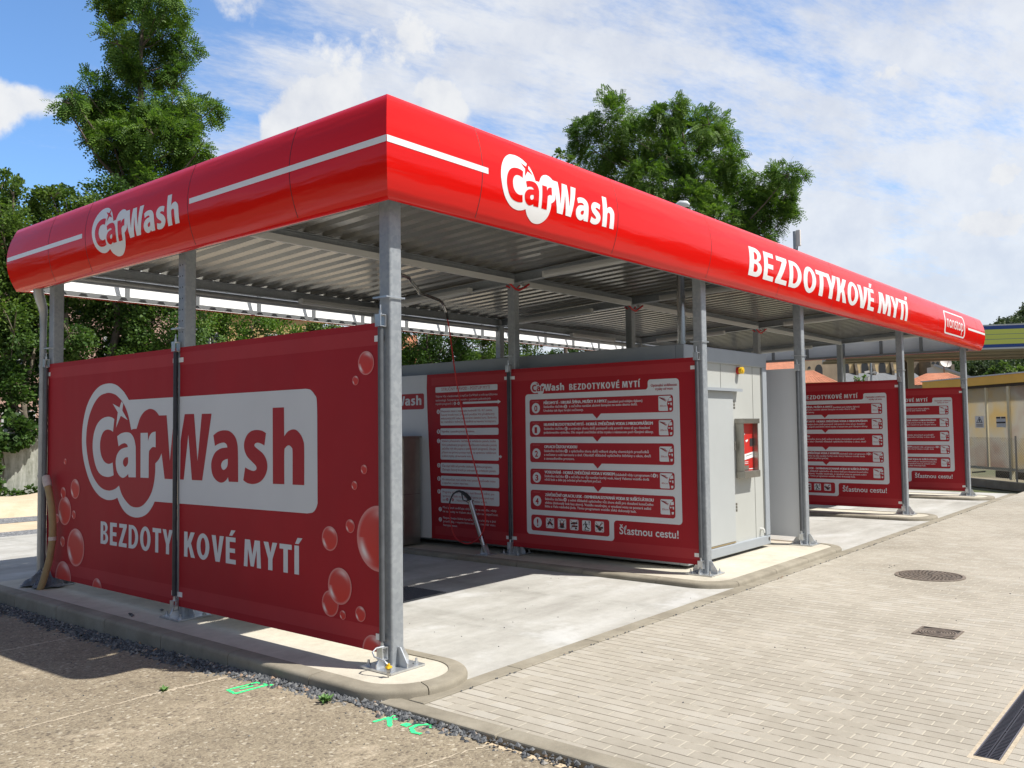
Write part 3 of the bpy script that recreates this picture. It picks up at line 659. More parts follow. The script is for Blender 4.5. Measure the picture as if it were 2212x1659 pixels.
def car_icon(A, u0, z0, u1, z1, label):
    W, H = u1-u0, z1-z0; f_ = lambda a, b_: (u0+a*W, z0+b_*H)
    A.poly([f_(*q) for q in [(0.06,0),(0.70,0),(0.68,.22),(.62,.42),(.66,.62),(.76,.82),(.92,.96),(.90,1),(0.06,1),(0.0,.94),(0,.06)]], 0, 4)
    for q in ([(.78,.84),(.96,.87),(.98,.66),(.72,.63)], [(.70,.52),(.80,.53),(.80,.44),(.69,.43)], [(.86,.53),(.98,.54),(.98,.36),(.90,.37)], [(.80,.18),(.97,.20),(.95,.04),(.82,.02)]):
        A.poly([f_(*p) for p in q], 0, 4)
    for b_ in ((.50,.72),(.56,.63),(.48,.82),(.60,.70)): A.line(f_(.05,.90), f_(*b_), .006, 1, 5)
    A.text(label, u0+.10*W, u0+.58*W, z0+.28*H, .022, 1, 5)
def program_board():
    A = Art(); hems(A, YA, YM0)
    # white frame with tabs
    fr = [(-2.50,.29),(-1.225,.29)] + arc(-1.225,.335,.045,.045,-90,0,4)[1:] + [(-1.18,.50)] + arc(-1.135,.50,.045,.045,180,90,4)[1:] + [(-.285,.545)] + arc(-.285,.59,.045,.045,-90,0,4)[1:] \
        + [(-.245,2.205)] + arc(-.29,2.205,.045,.045,0,90,4)[1:] + [(-.63,2.25)] + arc(-.63,2.215,.035,.035,90,180,4)[1:] + [(-.665,2.165)] + arc(-.70,2.165,.032,.032,0,-90,4)[1:] + [(-2.50,2.133)] + arc(-2.50,2.088,.045,.045,90,180,4)[1:] + [(-2.545,.335)] + arc(-2.50,.335,.045,.045,180,270,4)[1:-1]
    A.poly(fr, 0, 1)
    rows = [(1.856,2.061),(1.568,1.776),(1.234,1.488),(.945,1.150),(.613,.872)]
    for i, (a, b_) in enumerate(rows):
        A.poly(rrect(-2.475, a, -.328, b_, .035), 1, 2)
        if i < 4: A.poly([(-1.47,a+.002),(-1.34,a+.002),(-1.405,a-.062)], 1, 2.4)
        A.text('PROGRAM', -2.425, -2.315, b_-.035, .014, 3, 3)
        zc = (a+b_)/2-.012
        A.disc(-2.367, zc, .068, 0, 3); 
        A.text(str(i), -2.367-.026, -2.367+.026 if i != 1 else -2.367+.016, zc-.04, .075, 1, 4, .03)
        car_icon(A, -.522, (a+b_)/2-.088, -.34, (a+b_)/2+.09, ('40cm','20cm','30cm','40cm','35cm')[i])
    A.poly(rrect(-2.470, .340, -1.246, .548, .035), 1, 2)
    A.disc(-2.363, .449, .068, 0, 3); A.text('!', -2.376, -2.350, .405, .09, 1, 4, .02)
    for k, u in enumerate((-2.16, -1.968, -1.777, -1.587, -1.392)):
        A.poly(rrect(u-.066, .386, u+.066, .518, .014), 0, 3)
        q = lambda a, b_: (u+a*.066, .452+b_*.066)
        if k == 0: A.poly([q(-.7,-.1),(q(-.1,.45)),q(.4,.1),q(.8,-.25),q(.5,-.5),q(-.1,-.1),q(-.5,-.4)], 2, 4); A.poly([q(-.2,.6),q(.1,.9),q(.35,.55),q(.05,.4)], 2, 4)
        if k == 1: A.poly([q(-.55,.15),q(.55,.15),q(.42,-.8),q(-.42,-.8)], 2, 4); A.poly([arc(u,.452+.012,.032,.045,0,180,8), arc(u,.452+.012,.025,.037,0,180,8)][0] + list(reversed(arc(u,.452+.012,.025,.037,0,180,8))), 2, 4)
        if k == 2:
            A.poly([q(-.8,.3),q(-.1,.55),q(.8,.5),q(.8,.2),q(-.8,.05)], 2, 4); A.poly([q(-.6,-.1),q(.8,-.1),q(.8,-.4),q(-.6,-.45)], 2, 4); A.poly([q(.2,-.5),q(.6,-.5),q(.6,-.85),q(.2,-.85)], 2, 4)
        if k == 3:
            A.disc(u-.015, .452+.045, .011, 2, 4, 12)
            for a, b_, w_ in (((-.2,.45),(-.05,-.1),.022),((-.2,.4),(-.7,.25),.010),((-.7,.25),(-.75,0),.010),((-.15,.35),(.3,.3),.010),((-.05,-.1),(.35,-.45),.014),((.35,-.45),(.7,-.55),.012),((-.05,-.1),(-.35,-.45),.014),((-.35,-.45),(-.25,-.8),.012),((-.7,-.85),(.6,-.85),.008)):
                A.line(q(*a), q(*b_), w_, 2, 4+.02*random.random())
            A.text('!', u+.034, u+.05, .452+.012, .05, 2, 4.2, .02)
        if k == 4: A.poly([q(-.9,.4),q(-.3,.2),q(.1,0),q(.8,.05),q(.8,-.35),q(.3,-.3),q(-.4,-.3),q(-.9,0)], 2, 4); A.disc(u+.005,.452-.025,.026,2,4.1,14); A.line(q(-.1,0),q(.85,.8),.008,2,4.2); A.line(q(0,.1),q(.6,.9),.007,2,4.25)
        if k != 3:
            A.line(q(-.85,-.85), q(.85,.85), .006, 1, 5); A.line(q(-.85,.85), q(.85,-.85), .006, 1, 5.3)
    for body, a, b_, z in TXT_R:
        head = body.isupper() and len(body) > 8; inv = body.startswith('Optim') or body.startswith('trysky')
        for q_ in ((0, .0035, .007) if head else (0, .002)): A.text(body, a+q_, b_+q_-.004, z, .036 if head else .031, 1 if inv else 0, 3+q_*40, 0.0)
    for n_, (u, v) in (('0',(-1.882,1.957)),('1',(-1.88,1.673)),('2',(-1.886,1.386)),('3',(-1.884,1.060)),('4',(-1.913,.765)),('4',(-.597,1.106))):
        A.disc(u, v, .024, 0, 3.3, 16); A.text(n_, u-.009, u+.009 if n_ != '1' else u+.004, v-.014, .028, 1, 4.2, .03)
    # heading
    draw_logo(A, lambda u, v: (-2.452+(u+4.471)*.155, 2.168+(v-1.26)*.15), 0, 1, 2.5)
    caps(A, 'BEZDOTYKOVÉ MYTÍ', -1.822, -.775, 2.166, .078, 0, 1)
    A.text('Šťastnou cestu!', -1.102, -.292, .385, .092, 0, 1, 0.014)
    return A
def manual_board():
    A = Art()
    # white left field with a curved edge
    edge = [(-4.391,2.482),(-4.40,2.30),(-4.392,2.0),(-4.372,1.6),(-4.352,1.2),(-4.338,.9),(-4.326,.6),(-4.318,.3),(-4.321,.105)]
    A.poly([(-YB,.105)] + list(reversed(edge))[0:] + [(-YB,2.482)], 0, 1)
    A.rect(-4.30, 2.318, -YM1, 2.432, 5, 0.3); A.rect(-4.25, .165, -YM1, .285, 5, 0.3)
    A.poly(rrect(-5.50,1.98,-4.455,2.212,.03), 1, 2)
    draw_logo(A, lambda u, v: (-5.44+(u+4.471)*.262, 2.04+(v-1.26)*.235), 0, 1, 3)
    A.poly(rrect(-4.22, 2.212, -3.031, 2.292, .015), 0, 1)
    boxes = [('A',1.735,1.985,1.935),('B',1.598,1.694,1.648),('C',1.245,1.538,1.513),('D',1.052,1.198,1.161),('E',.871,1.012,.97),('F',.624,.827,.785)]
    for n_, a, b_, zc in boxes:
        A.poly(rrect(-4.128, a, -3.022, b_, .022), 0, 1)
        A.disc(-4.165, zc, .032, 0, 1.5, 16); A.text(n_, -4.177, -4.153, zc-.02, .04, 1, 2.5, .02)
    for zc in (.531, .385): A.disc(-4.143, zc, .032, 0, 1.5, 16); A.text('!', -4.149, -4.137, zc-.02, .042, 1, 2.5, .02)
    A.rect(-3.68, 2.035, -3.03, 2.064, 0, 1); A.poly([(-3.03,2.02),(-2.975,2.05),(-3.03,2.08)], 0, 1)
    A.rect(-3.022, 1.290, -2.99, 1.312, 0, 1); A.poly([(-2.995,1.275),(-2.965,1.30),(-2.995,1.325)], 0, 1)
    for u, v, n_ in ((-3.835,2.047,'0'),(-3.762,2.047,'4')): A.disc(u, v, .023, 0, 1.4, 16); A.text(n_, u-.009, u+.009, v-.014, .028, 1, 2.4, .02)
    for u, v, n_ in ((-4.001,.676,'0'),(-3.892,.676,'4')): A.disc(u, v, .022, 1, 1.8, 16); A.text(n_, u-.009, u+.009, v-.014, .028, 0, 2.6, .02)
    for i, (body, a, b_, z) in enumerate(TXT_L):
        A.text(body, a, b_, z, .042 if i == 0 else .031, 0 if i in (1,2,3) or i > 20 else 1, 2.2, 0.0)
    return A
PB = program_board()
b1 = banner(4.75, YA, YM0, 'red banner of five numbered wash programmes, nearest of its kind, beside the grey container', PB, MATS, -1, banwhite, 'wash programme banners')
b2 = banner(4.75, YM1, YB, 'half white half red banner of lettered wash instructions behind the spray lance', manual_board(), MATS, -1, banwhite)
for dx, lab in ((12.65-4.75, 'red wash programme banner second from the camera, right of the grey container'), (17.58-4.75, 'farthest red wash programme banner, at the last post before the yellow enclosure')):
    c = copy_tree(b1, None, (dx,0,0)); c['label'] = lab
c = copy_tree(b2, None, (12.65-4.75,0,0)); c['label'] = 'instruction banner hidden behind the container, deep in the second wash bay'
banner(7.76, YA, YM0, 'plain white back of a banner standing right of the grey container', None, None, 1, banwhite)

# ------------------------------------------------------------------ ground
ZP = -0.055
def ground_mat(name, build, rough=0.85, bump=None):
    m = bpy.data.materials.new(name); m.use_nodes = True; t = NT(m.node_tree); b = m.node_tree.nodes['Principled BSDF']
    P = t.n('ShaderNodeNewGeometry').outputs['Position']
    col, hgt = build(t, P)
    t.t.links.new(col, b.inputs['Base Color']); b.inputs['Roughness'].default_value = rough; b.inputs['Specular IOR Level'].default_value = 0.3
    if hgt is not None:
        bn = t.n('ShaderNodeBump', {'Height': hgt, 'Strength': bump[0], 'Distance': bump[1]}); t.t.links.new(bn.outputs[0], b.inputs['Normal'])
    return m
def b_paver(t, P):
    s_ = t.n('ShaderNodeSeparateXYZ', {0: P})
    wob = t.noise(P, 2.2, 2, 0.5); wob2 = t.noise(P, 14, 2, 0.5)
    vx = t.math('ADD', s_.outputs[0], t.math('MULTIPLY', t.math('SUBTRACT', wob2, .5), .006))
    vy = t.math('ADD', s_.outputs[1], t.math('MULTIPLY', t.math('SUBTRACT', wob, .5), .02))
    vec = t.n('ShaderNodeCombineXYZ', {0: vy, 1: vx, 2: 0.0}).outputs[0]
    br = t.n('ShaderNodeTexBrick', {'Vector': vec, 'Color1': (0,0,0,1), 'Color2': (1,1,1,1), 'Mortar': (0.5,0.5,0.5,1), 'Scale': 1.0, 'Mortar Size': 0.0058, 'Mortar Smooth': 0.3, 'Bias': 0.0, 'Brick Width': 0.2, 'Row Height': 0.099}, offset=0.5, offset_frequency=2)
    rnd = t.n('ShaderNodeSeparateColor', {0: br.outputs['Color']}).outputs[0]
    base = t.ramp(rnd, [(0.0, (0.358,0.326,0.272)), (0.35, (0.374,0.342,0.287)), (0.75, (0.385,0.353,0.298)), (1.0, (0.415,0.387,0.335))])
    st = t.noise(P, 0.55, 6, 0.62); st2 = t.noise(P, 5.0, 5, 0.65)
    base = t.mul(base, t.ramp(st, [(0.30, (0.80,0.79,0.77)), (0.58, (1.04,1.04,1.04))]))
    base = t.mul(base, t.ramp(st2, [(0.30, (0.92,0.92,0.91)), (0.72, (1.05,1.05,1.05))]))
    fine = t.noise(P, 260, 2, 0.5); base = t.mul(base, t.ramp(fine, [(0.3, (0.90,0.90,0.90)), (0.7, (1.06,1.06,1.06))]))
    # long joints (dark, chamfer shadow in the colour) and cross joints (sand filled, pale)
    row = t.math('FRACT', t.math('DIVIDE', vx, 0.099)); dl = t.math('MINIMUM', row, t.math('SUBTRACT', 1.0, row))
    longj = t.smooth(dl, 0.075, 0.045)
    brk = t.smooth(t.noise(P, 7.0, 3, 0.6), 0.30, 0.55)
    jc = t.mix(t.math('MULTIPLY', longj, brk), (0.455,0.415,0.335), (0.135,0.116,0.09))
    col = t.mix(t.math('MULTIPLY', br.outputs['Fac'], 0.9), base, jc)
    hgt = t.math('SUBTRACT', t.math('MULTIPLY', fine, 0.10), t.math('MULTIPLY', br.outputs['Fac'], 1.0))
    hgt = t.math('ADD', hgt, t.math('MULTIPLY', rnd, 0.35))
    return col, hgt
M_paver = ground_mat('paving_blocks', b_paver, 0.85, (0.5, 0.006))
def b_conc(c0, c1, c2, s1=0.8, streaky=True):
    def f(t, P):
        v = t.n('ShaderNodeMapping', {0: P, 2: (0, 0, 0.35), 3: (0.35, 1.3, 1.0) if streaky else (1,1,1)}).outputs[0]
        a = t.noise(v, s1*2.2, 7, 0.62); b_ = t.noise(P, 11, 5, 0.65); g = t.noise(P, 150, 3, 0.6)
        col = t.ramp(a, [(0.28, c0), (0.5, c1), (0.74, c2)])
        col = t.mul(col, t.ramp(b_, [(0.28, (0.90,0.90,0.90)), (0.72, (1.05,1.05,1.05))]))
        col = t.mul(col, t.ramp(g, [(0.3, (0.92,0.92,0.91)), (0.7, (1.05,1.05,1.05))]))
        return col, t.math('ADD', t.math('MULTIPLY', g, 0.5), b_)
    return f
_bc = b_conc((0.32,0.308,0.283),(0.425,0.415,0.385),(0.51,0.505,0.485))
def b_floor(t, P):
    col, h = _bc(t, P)
    s_ = t.n('ShaderNodeSeparateXYZ', {0: P})
    # tyre tracks worn along each bay, and a few older spots
    xx = t.math('ADD', t.math('MODULO', t.math('ADD', s_.outputs[0], 0.15), 4.9), t.math('MULTIPLY', t.math('SUBTRACT', t.noise(P, 0.8, 2, .5), .5), .7))
    d1 = t.math('ABSOLUTE', t.math('SUBTRACT', xx, 1.75)); d2 = t.math('ABSOLUTE', t.math('SUBTRACT', xx, 3.2))
    tr = t.smooth(t.math('MINIMUM', d1, d2), .26, .05)
    tr = t.math('MULTIPLY', tr, t.smooth(t.noise(t.n('ShaderNodeMapping', {0: P, 3: (3.0, .8, 1.0)}).outputs[0], 1.6, 5, .65), .35, .7))
    col = t.mul(col, (0.80,0.80,0.79), tr)
    sp_ = t.smooth(t.noise(P, 3.2, 5, .7), .66, .76); col = t.mul(col, (0.74,0.73,0.71), sp_)
    powder = t.smooth(t.noise(P, 0.9, 6, .7), .54, .68); col = t.mix(t.math('MULTIPLY', powder, .5), col, (0.575,0.58,0.575))
    return col, h
M_floor = ground_mat('bay_concrete', b_floor, 0.8, (0.15, 0.004))
M_kerb = ground_mat('kerb_concrete', b_conc((0.205,0.182,0.142),(0.27,0.242,0.19),(0.34,0.31,0.25), 1.2, False), 0.9, (0.4, 0.004))
M_isl = ground_mat('island_concrete', b_conc((0.43,0.395,0.325),(0.53,0.49,0.405),(0.58,0.54,0.455), 1.0, False), 0.9, (0.4, 0.004))
def b_agg(t, P):
    vor = t.n('ShaderNodeTexVoronoi', {'Vector': t.n('ShaderNodeMapping', {0: P, 3: (1.0, 1.0, 1.0)}).outputs[0], 'Scale': 52.0, 'Randomness': 1.0})
    sc = t.n('ShaderNodeSeparateColor', {0: vor.outputs['Color']})
    vor2 = t.n('ShaderNodeTexVoronoi', {'Vector': P, 'Scale': 150.0}); sc2 = t.n('ShaderNodeSeparateColor', {0: vor2.outputs['Color']})
    peb = t.ramp(sc.outputs[0], [(0.0, (0.045,0.038,0.036)), (0.14, (0.13,0.10,0.078)), (0.32, (0.235,0.193,0.135)), (0.62, (0.325,0.275,0.195)), (0.84, (0.40,0.345,0.25)), (0.96, (0.62,0.57,0.46))])
    peb2 = t.ramp(sc2.outputs[1], [(0.0, (0.10,0.078,0.06)), (0.45, (0.285,0.238,0.168)), (1.0, (0.44,0.38,0.28))])
    pick = t.smooth(sc.outputs[2], 0.46, 0.54)
    col = t.mix(pick, peb, peb2)
    dist = t.smooth(vor.outputs['Distance'], 0.25, 0.52)
    col = t.mix(t.math('MULTIPLY', dist, 0.35), col, (0.31,0.26,0.18))
    big = t.noise(P, 1.1, 6, 0.65); mid = t.noise(P, 6.5, 5, 0.65)
    col = t.mul(col, t.ramp(big, [(0.28, (0.66,0.655,0.65)), (0.5, (0.90,0.90,0.90)), (0.72, (1.10,1.10,1.10))]))
    col = t.mul(col, t.ramp(mid, [(0.28, (0.84,0.83,0.82)), (0.72, (1.13,1.12,1.10))]))
    col = t.mix(0.30, col, (0.245,0.205,0.15))
    sand = t.smooth(t.math('ADD', t.noise(P, 2.6, 6, 0.7), t.math('MULTIPLY', big, 0.3)), 0.72, 0.86)
    col = t.mix(t.math('MULTIPLY', sand, 0.45), col, (0.50,0.42,0.31))
    hgt = t.math('SUBTRACT', t.math('MULTIPLY', mid, 0.6), vor.outputs['Distance'])
    return col, hgt
M_agg = ground_mat('exposed_aggregate', b_agg, 0.9, (0.55, 0.006))
def b_sand(t, P):
    a = t.noise(P, 3.0, 6, 0.65); g = t.noise(P, 120, 3, 0.6); s_ = t.noise(P, 22, 4, 0.7)
    col = t.ramp(a, [(0.3, (0.50,0.40,0.27)), (0.7, (0.62,0.51,0.37))])
    col = t.mix(t.smooth(s_, 0.66, 0.74), col, (0.20,0.15,0.10))
    return t.mul(col, t.ramp(g, [(0.3, (0.85,0.85,0.85)), (0.7, (1.08,1.08,1.08))])), a
M_sand = ground_mat('sand', b_sand, 0.95, (0.5, 0.05))
def b_grav(t, P):
    v = t.n('ShaderNodeTexVoronoi', {'Vector': P, 'Scale': 34.0}); sc = t.n('ShaderNodeSeparateColor', {0: v.outputs['Color']})
    return t.ramp(sc.outputs[0], [(0, (0.10,0.105,0.115)), (0.6, (0.20,0.205,0.215)), (1, (0.34,0.34,0.34))]), v.outputs['Distance']
M_grav = ground_mat('grey_gravel', b_grav, 0.95, (0.8, 0.02))
def b_soil(t, P):
    a = t.noise(P, 0.3, 6, 0.6); g = t.noise(P, 30, 4, 0.65)
    col = t.ramp(a, [(0.35, (0.10,0.12,0.05)), (0.55, (0.22,0.19,0.13)), (0.7, (0.28,0.25,0.19))])
    return t.mul(col, t.ramp(g, [(0.3, (0.75,0.75,0.75)), (0.7, (1.1,1.1,1.1))])), g
M_soil = ground_mat('open_ground', b_soil, 0.95, (0.6, 0.03))
def sheet_obj(name, polys, z, mat, kind='structure'):
    mb = MB()
    for p in polys: mb.add([(x, y, z) for x, y in p], [tuple(range(len(p)))])
    return tag(mb.build(name, mat), kind=kind)
R4 = lambda x0, y0, x1, y1: [(x0,y0),(x1,y0),(x1,y1),(x0,y1)]
sheet_obj('ground', [R4(-3000,-3000,3000,3000)], -0.19, M_soil)
def slab_z(y): return -.078 if y <= 0 else (-.078-.021*y if y < 3 else -.141)
def bed_z(y): return slab_z(y)-.020
def wavy(fx, y0, y1, amp, step=.07, seed=1):
    rnd = random.Random(seed); out = []; y = y0
    while y < y1: out.append((fx(y)+rnd.uniform(-amp, amp), y)); y += step*rnd.uniform(.6, 1.4)
    out.append((fx(y1), y1)); return out
def slab_edge(y): return float(np.interp(y, [-9, -1.5, -1.1, -.5, 0, .5, 1.3, 7], [-.62, -.575, -.535, -.555, -.56, -.575, -.665, -.69]))
def drape(name, polys, mat, zf, dz=0.0, kind='structure'):
    mb = MB()
    for p in polys: mb.add([(x, y, zf(y)+dz) for x, y in p], [tuple(range(len(p)))])
    return tag(mb.build(name, mat), kind=kind)
drape('gravel_bed', [R4(-.85,-14,-.50,0), R4(-.85,0,-.49,3), R4(-.85,3,-.49,6.4), R4(-.50,-.7,-.30,-.2)], M_sand, bed_z)
drape('aggregate_pavement', [[(-30,a_)]+wavy(slab_edge, a_, b_, .02, .07, 2+i)+[(-30,b_)] for i, (a_, b_) in enumerate(((-9,0),(0,3),(3,6.4)))], M_agg, slab_z)
sheet_obj('paving', [R4(-.338,-3.572,26,-.662), R4(-.338,-40,26,-3.744), R4(-.338,-3.744,.782,-3.572), R4(9.02,-3.744,26,-3.572)], ZP-.004, M_paver)
sheet_obj('bay_floor', [R4(-.30,-.51,19.5,6.4), R4(-30,6.41,19.5,11.45)], ZP-.002, M_floor)
# flush concrete edging
mb = MB()
def blocks(mb, a, b, w_, z0, z1, axis, step=1.0, gap=.006):
    x = a
    while x < b-.01:
        e = min(x+step, b)
        if axis == 'x': mb.box(x+gap/2, e-gap/2, w_[0], w_[1], z0, z1)
        else: mb.box(w_[0], w_[1], x+gap/2, e-gap/2, z0, z1)
        x = e
blocks(mb, -.34, 19.5, (-.657,-.515), -.26, ZP+.003, 'x')
o = tag(mb.build('flush_edging', M_kerb), kind='structure'); bevel(o, .006)
mb = MB(); blocks(mb, -16.40, -.40, (-.497,-.345), -.3, ZP+.004, 'y'); o = tag(mb.build('side_edging', M_kerb), kind='structure'); bevel(o, .012)
# islands: kerb stones swept round an outline, concrete inside
def island(name, x0, x1, y0, y1, r):
    path = [(x0, y1), (x0, y0+r)] + arc(x0+r, y0+r, r, r, 180, 270, 14)[1:] + arc(x1-r, y0+r, r, r, 270, 360, 14)[0 if x1-x0-2*r > .02 else 1:] + [(x1, y1)]
    # resample
    P = [Vector(p) for p in path]; L = [0]
    for i in range(1, len(P)): L.append(L[-1]+(P[i]-P[i-1]).length)
    def pos(s):
        for i in range(1, len(P)):
            if s <= L[i]+1e-9:
                t_ = (s-L[i-1])/(L[i]-L[i-1]); return P[i-1].lerp(P[i], t_), (P[i]-P[i-1]).normalized()
        return P[-1].copy(), (P[-1]-P[-2]).normalized()
    mb = MB(); s = 0; tot = L[-1]
    prof = [(0.0,-.26),(0.0,-.030),(0.006,-.015),(0.016,-.005),(.032,0.0),(.135,0.004),(.135,-.26)]    # inward offset, height
    while s < tot-.01:
        e = min(s+1.0, tot); st = [s+.004] + [q for q in L if s+.03 < q < e-.03] + [e-.004]
        vs = []
        for q in st:
            p, d = pos(q); 
            # averaged direction at corners
            p2, d2 = pos(min(q+.02, tot)); p3, d3 = pos(max(q-.02, 0)); d = (d2+d3).normalized(); n_ = Vector((-d.y, d.x))
            for a, h in prof: vs.append((p.x+n_.x*a, p.y+n_.y*a, h))
        k = len(prof)
        fs = [(i*k+j, (i+1)*k+j, (i+1)*k+(j+1) % k, i*k+(j+1) % k) for i in range(len(st)-1) for j in range(k)]
        mb.add(vs, fs); mb.add(vs[:k], [tuple(reversed(range(k)))]); mb.add(vs[-k:], [tuple(range(k))])
        s = e
    kb = tag(mb.build('kerb', M_kerb), kind='structure'); kb.data.polygons.foreach_set('use_smooth', [True]*len(kb.data.polygons)); kb.data.set_sharp_from_angle(angle=RAD(38))
    inner = []
    for q in L:
        p2, d2 = pos(min(q+.02, tot)); p3, d3 = pos(max(q-.02, 0)); d = (d2+d3).normalized(); p, _ = pos(q)
        inner.append((p.x-d.y*.13, p.y+d.x*.13))
    tag(sheet_obj('island_top', [inner], -.003, M_isl), kind='structure')
island('island', -.51, .44, -.585, 6.3, .46)
island('island', 4.22, 8.12, -.535, 6.3, .42)
island('island', 12.12, 13.16, -.535, 6.3, .42)
island('island', 17.04, 18.10, -.535, 6.3, .42)
# strips behind the bays
sheet_obj('gravel_strip', [R4(-30,11.47,30,12.9)], -.130, M_grav)
sheet_obj('sand_strip', [R4(-30,12.6,30,14.9)], -.134, M_sand)
sheet_obj('gravel_strip', [R4(-30,14.55,30,16.2)], -.128, M_grav)
def sand_heap():
    rnd = random.Random(5); nx, ny = 70, 18; vs = []; fs = []
    for j in range(ny+1):
        for i in range(nx+1):
            x = -8+i*28/nx; y = 15.6+j*5.0/ny; t_ = j/ny
            h = .62*math.sin(math.pi*min(1, t_*1.15))**.7 if 0 < t_*1.15 < 1 else 0
            h *= .75+.25*math.sin(x*.9+1)*math.sin(x*.37) ; h += rnd.uniform(-.035,.035)*(h > .05)
            vs.append((x, y+.25*math.sin(x*.8)*(1-t_), -.135+h))
    for j in range(ny):
        for i in range(nx): a = j*(nx+1)+i; fs.append((a, a+1, a+nx+2, a+nx+1))
    mb = MB(); mb.add(vs, fs, 0, True); return tag(mb.build('sand_heap', M_sand), kind='structure')
sand_heap()
# loose grey stones between the kerb and the old slab
def rocks(name, spots, mat, kind='stuff'):
    rnd = random.Random(11); mb = MB()
    for x, y, z, s in spots:
        a = [Vector((rnd.uniform(-1,1), rnd.uniform(-1,1), rnd.uniform(-.7,.7))).normalized()*rnd.uniform(.6,1.15)*s for _ in range(2)]
        q = rnd.uniform(0, 6.28); c_, s_ = math.cos(q), math.sin(q)
        base = [(1,0,0),(0,1,0),(-1,0,0),(0,-1,0),(.1,.1,.75),(-.1,0,-.75)]
        vs = []
        for bx, by, bz in base:
            px, py, pz = bx*rnd.uniform(.6,1.3), by*rnd.uniform(.4,1.0), bz*rnd.uniform(.5,1.2)
            vs.append((x+(px*c_-py*s_)*s, y+(px*s_+py*c_)*s, z+pz*s))
        mb.add(vs, [(0,1,4),(1,2,4),(2,3,4),(3,0,4),(1,0,5),(2,1,5),(3,2,5),(0,3,5)])
    return tag(mb.build(name, mat), kind=kind)
def b_stone(t, P):
    ri = t.n('ShaderNodeNewGeometry').outputs['Random Per Island']
    c_ = t.ramp(ri, [(0, (0.05,0.054,0.06)), (0.5, (0.105,0.11,0.118)), (0.90, (0.175,0.18,0.183)), (0.965, (0.30,0.28,0.25)), (1.0, (0.34,0.20,0.11))])
    return c_, t.noise(P, 80, 3, 0.6)
M_stone = ground_mat('crushed_stone', b_stone, 0.85, (0.3, 0.004))
rnd = random.Random(3); sp_ = []
for i in range(7600):
    y = rnd.uniform(-3.2, 6.2)
    wl = slab_edge(y); wr = -.512 if y > -.12 else (-.42 if y > -.42 else -.500)
    dens = 1.0 if y > -.75 else (.55 if y > -1.4 else .20)
    if rnd.random() > dens: continue
    x = rnd.gauss((wl+wr)/2, max(.05, (wr-wl)*.42))
    if not (wl-.12 < x < wr): continue
    if y < .35 and (x+.05)**2+(y+.125)**2 < .47**2: continue
    mid = 1-min(1, abs(x-(wl+wr)/2)/(.5*(wr-wl)+.06))
    s = rnd.choice((.009,.012,.015,.019,.024)); sp_.append((x, y, slab_z(y)-.006+s*.3+mid*.02*rnd.random(), s))
rocks('gravel', sp_, M_stone)
sp_ = [(q_[0], q_[1], slab_z(q_[1])+.002, rnd.choice((.004,.006,.008))) for q_ in [(rnd.uniform(-2.3,-.6), rnd.uniform(-3,4)) for _ in range(160)]]
rocks('stone_chips', sp_, M_stone)
sp_ = [(rnd.uniform(-.1,7), rnd.uniform(-3.5,-.7), ZP-.001, rnd.choice((.005,.007,.010))) for _ in range(46)] + [(rnd.uniform(.6,4), rnd.uniform(-.5,1.6), ZP+.001, rnd.choice((.005,.008))) for _ in range(26)]
sp_ += [(rnd.uniform(0,17), -.664+rnd.uniform(-.012,.012), ZP+.001, rnd.choice((.006,.009,.012))) for _ in range(240)]
rocks('stone_chips', sp_, M_stone)
# pale sand lines in the old slab
def blobstrip(name, pts, w_, z, mat, seed=1):
    rnd = random.Random(seed); L_, R_ = [], []
    n = len(pts)
    for i, (x, y) in enumerate(pts):
        a = pts[max(i-1,0)]; b_ = pts[min(i+1,n-1)]; d = Vector((b_[0]-a[0], b_[1]-a[1])).normalized()
        k = w_*rnd.uniform(.25, 1.15)
        L_.append((x-d.y*k, y+d.x*k)); R_.append((x+d.y*k*rnd.uniform(.5,1), y-d.x*k*rnd.uniform(.5,1)))
    return drape(name, [[L_[i], L_[i+1], R_[i+1], R_[i]] for i in range(n-1)], mat, slab_z, z)
def dense(a, b_, n, j=.006, seed=1):
    rnd = random.Random(seed); return [(a[0]+(b_[0]-a[0])*i/n+rnd.uniform(-j,j), a[1]+(b_[1]-a[1])*i/n+rnd.uniform(-j,j)) for i in range(n+1)]
def b_dust(t, P):
    a = t.noise(P, 40, 4, 0.65); c_ = t.ramp(a, [(0.3, (0.36,0.30,0.215)), (0.6, (0.49,0.42,0.32))]); return c_, a
M_dust = ground_mat('sandy_joint', b_dust, 0.95, (0.3, 0.01))
blobstrip('sand_joint', dense((-2.4,1.06),(-1.30,1.08),60,.012,1), .016, .0022, M_dust, 1)
blobstrip('sand_joint', dense((-1.32,1.09),(-.665,1.035),50,.012,2), .032, .0026, M_dust, 2)
blobstrip('sand_joint', dense((-2.4,3.36),(-.70,3.44),80,.012,3), .03, .0022, M_dust, 3)
blobstrip('sand_joint', dense((-1.5,-1.25),(-.58,-1.42),50,.012,4), .010, .0024, M_dust, 4)
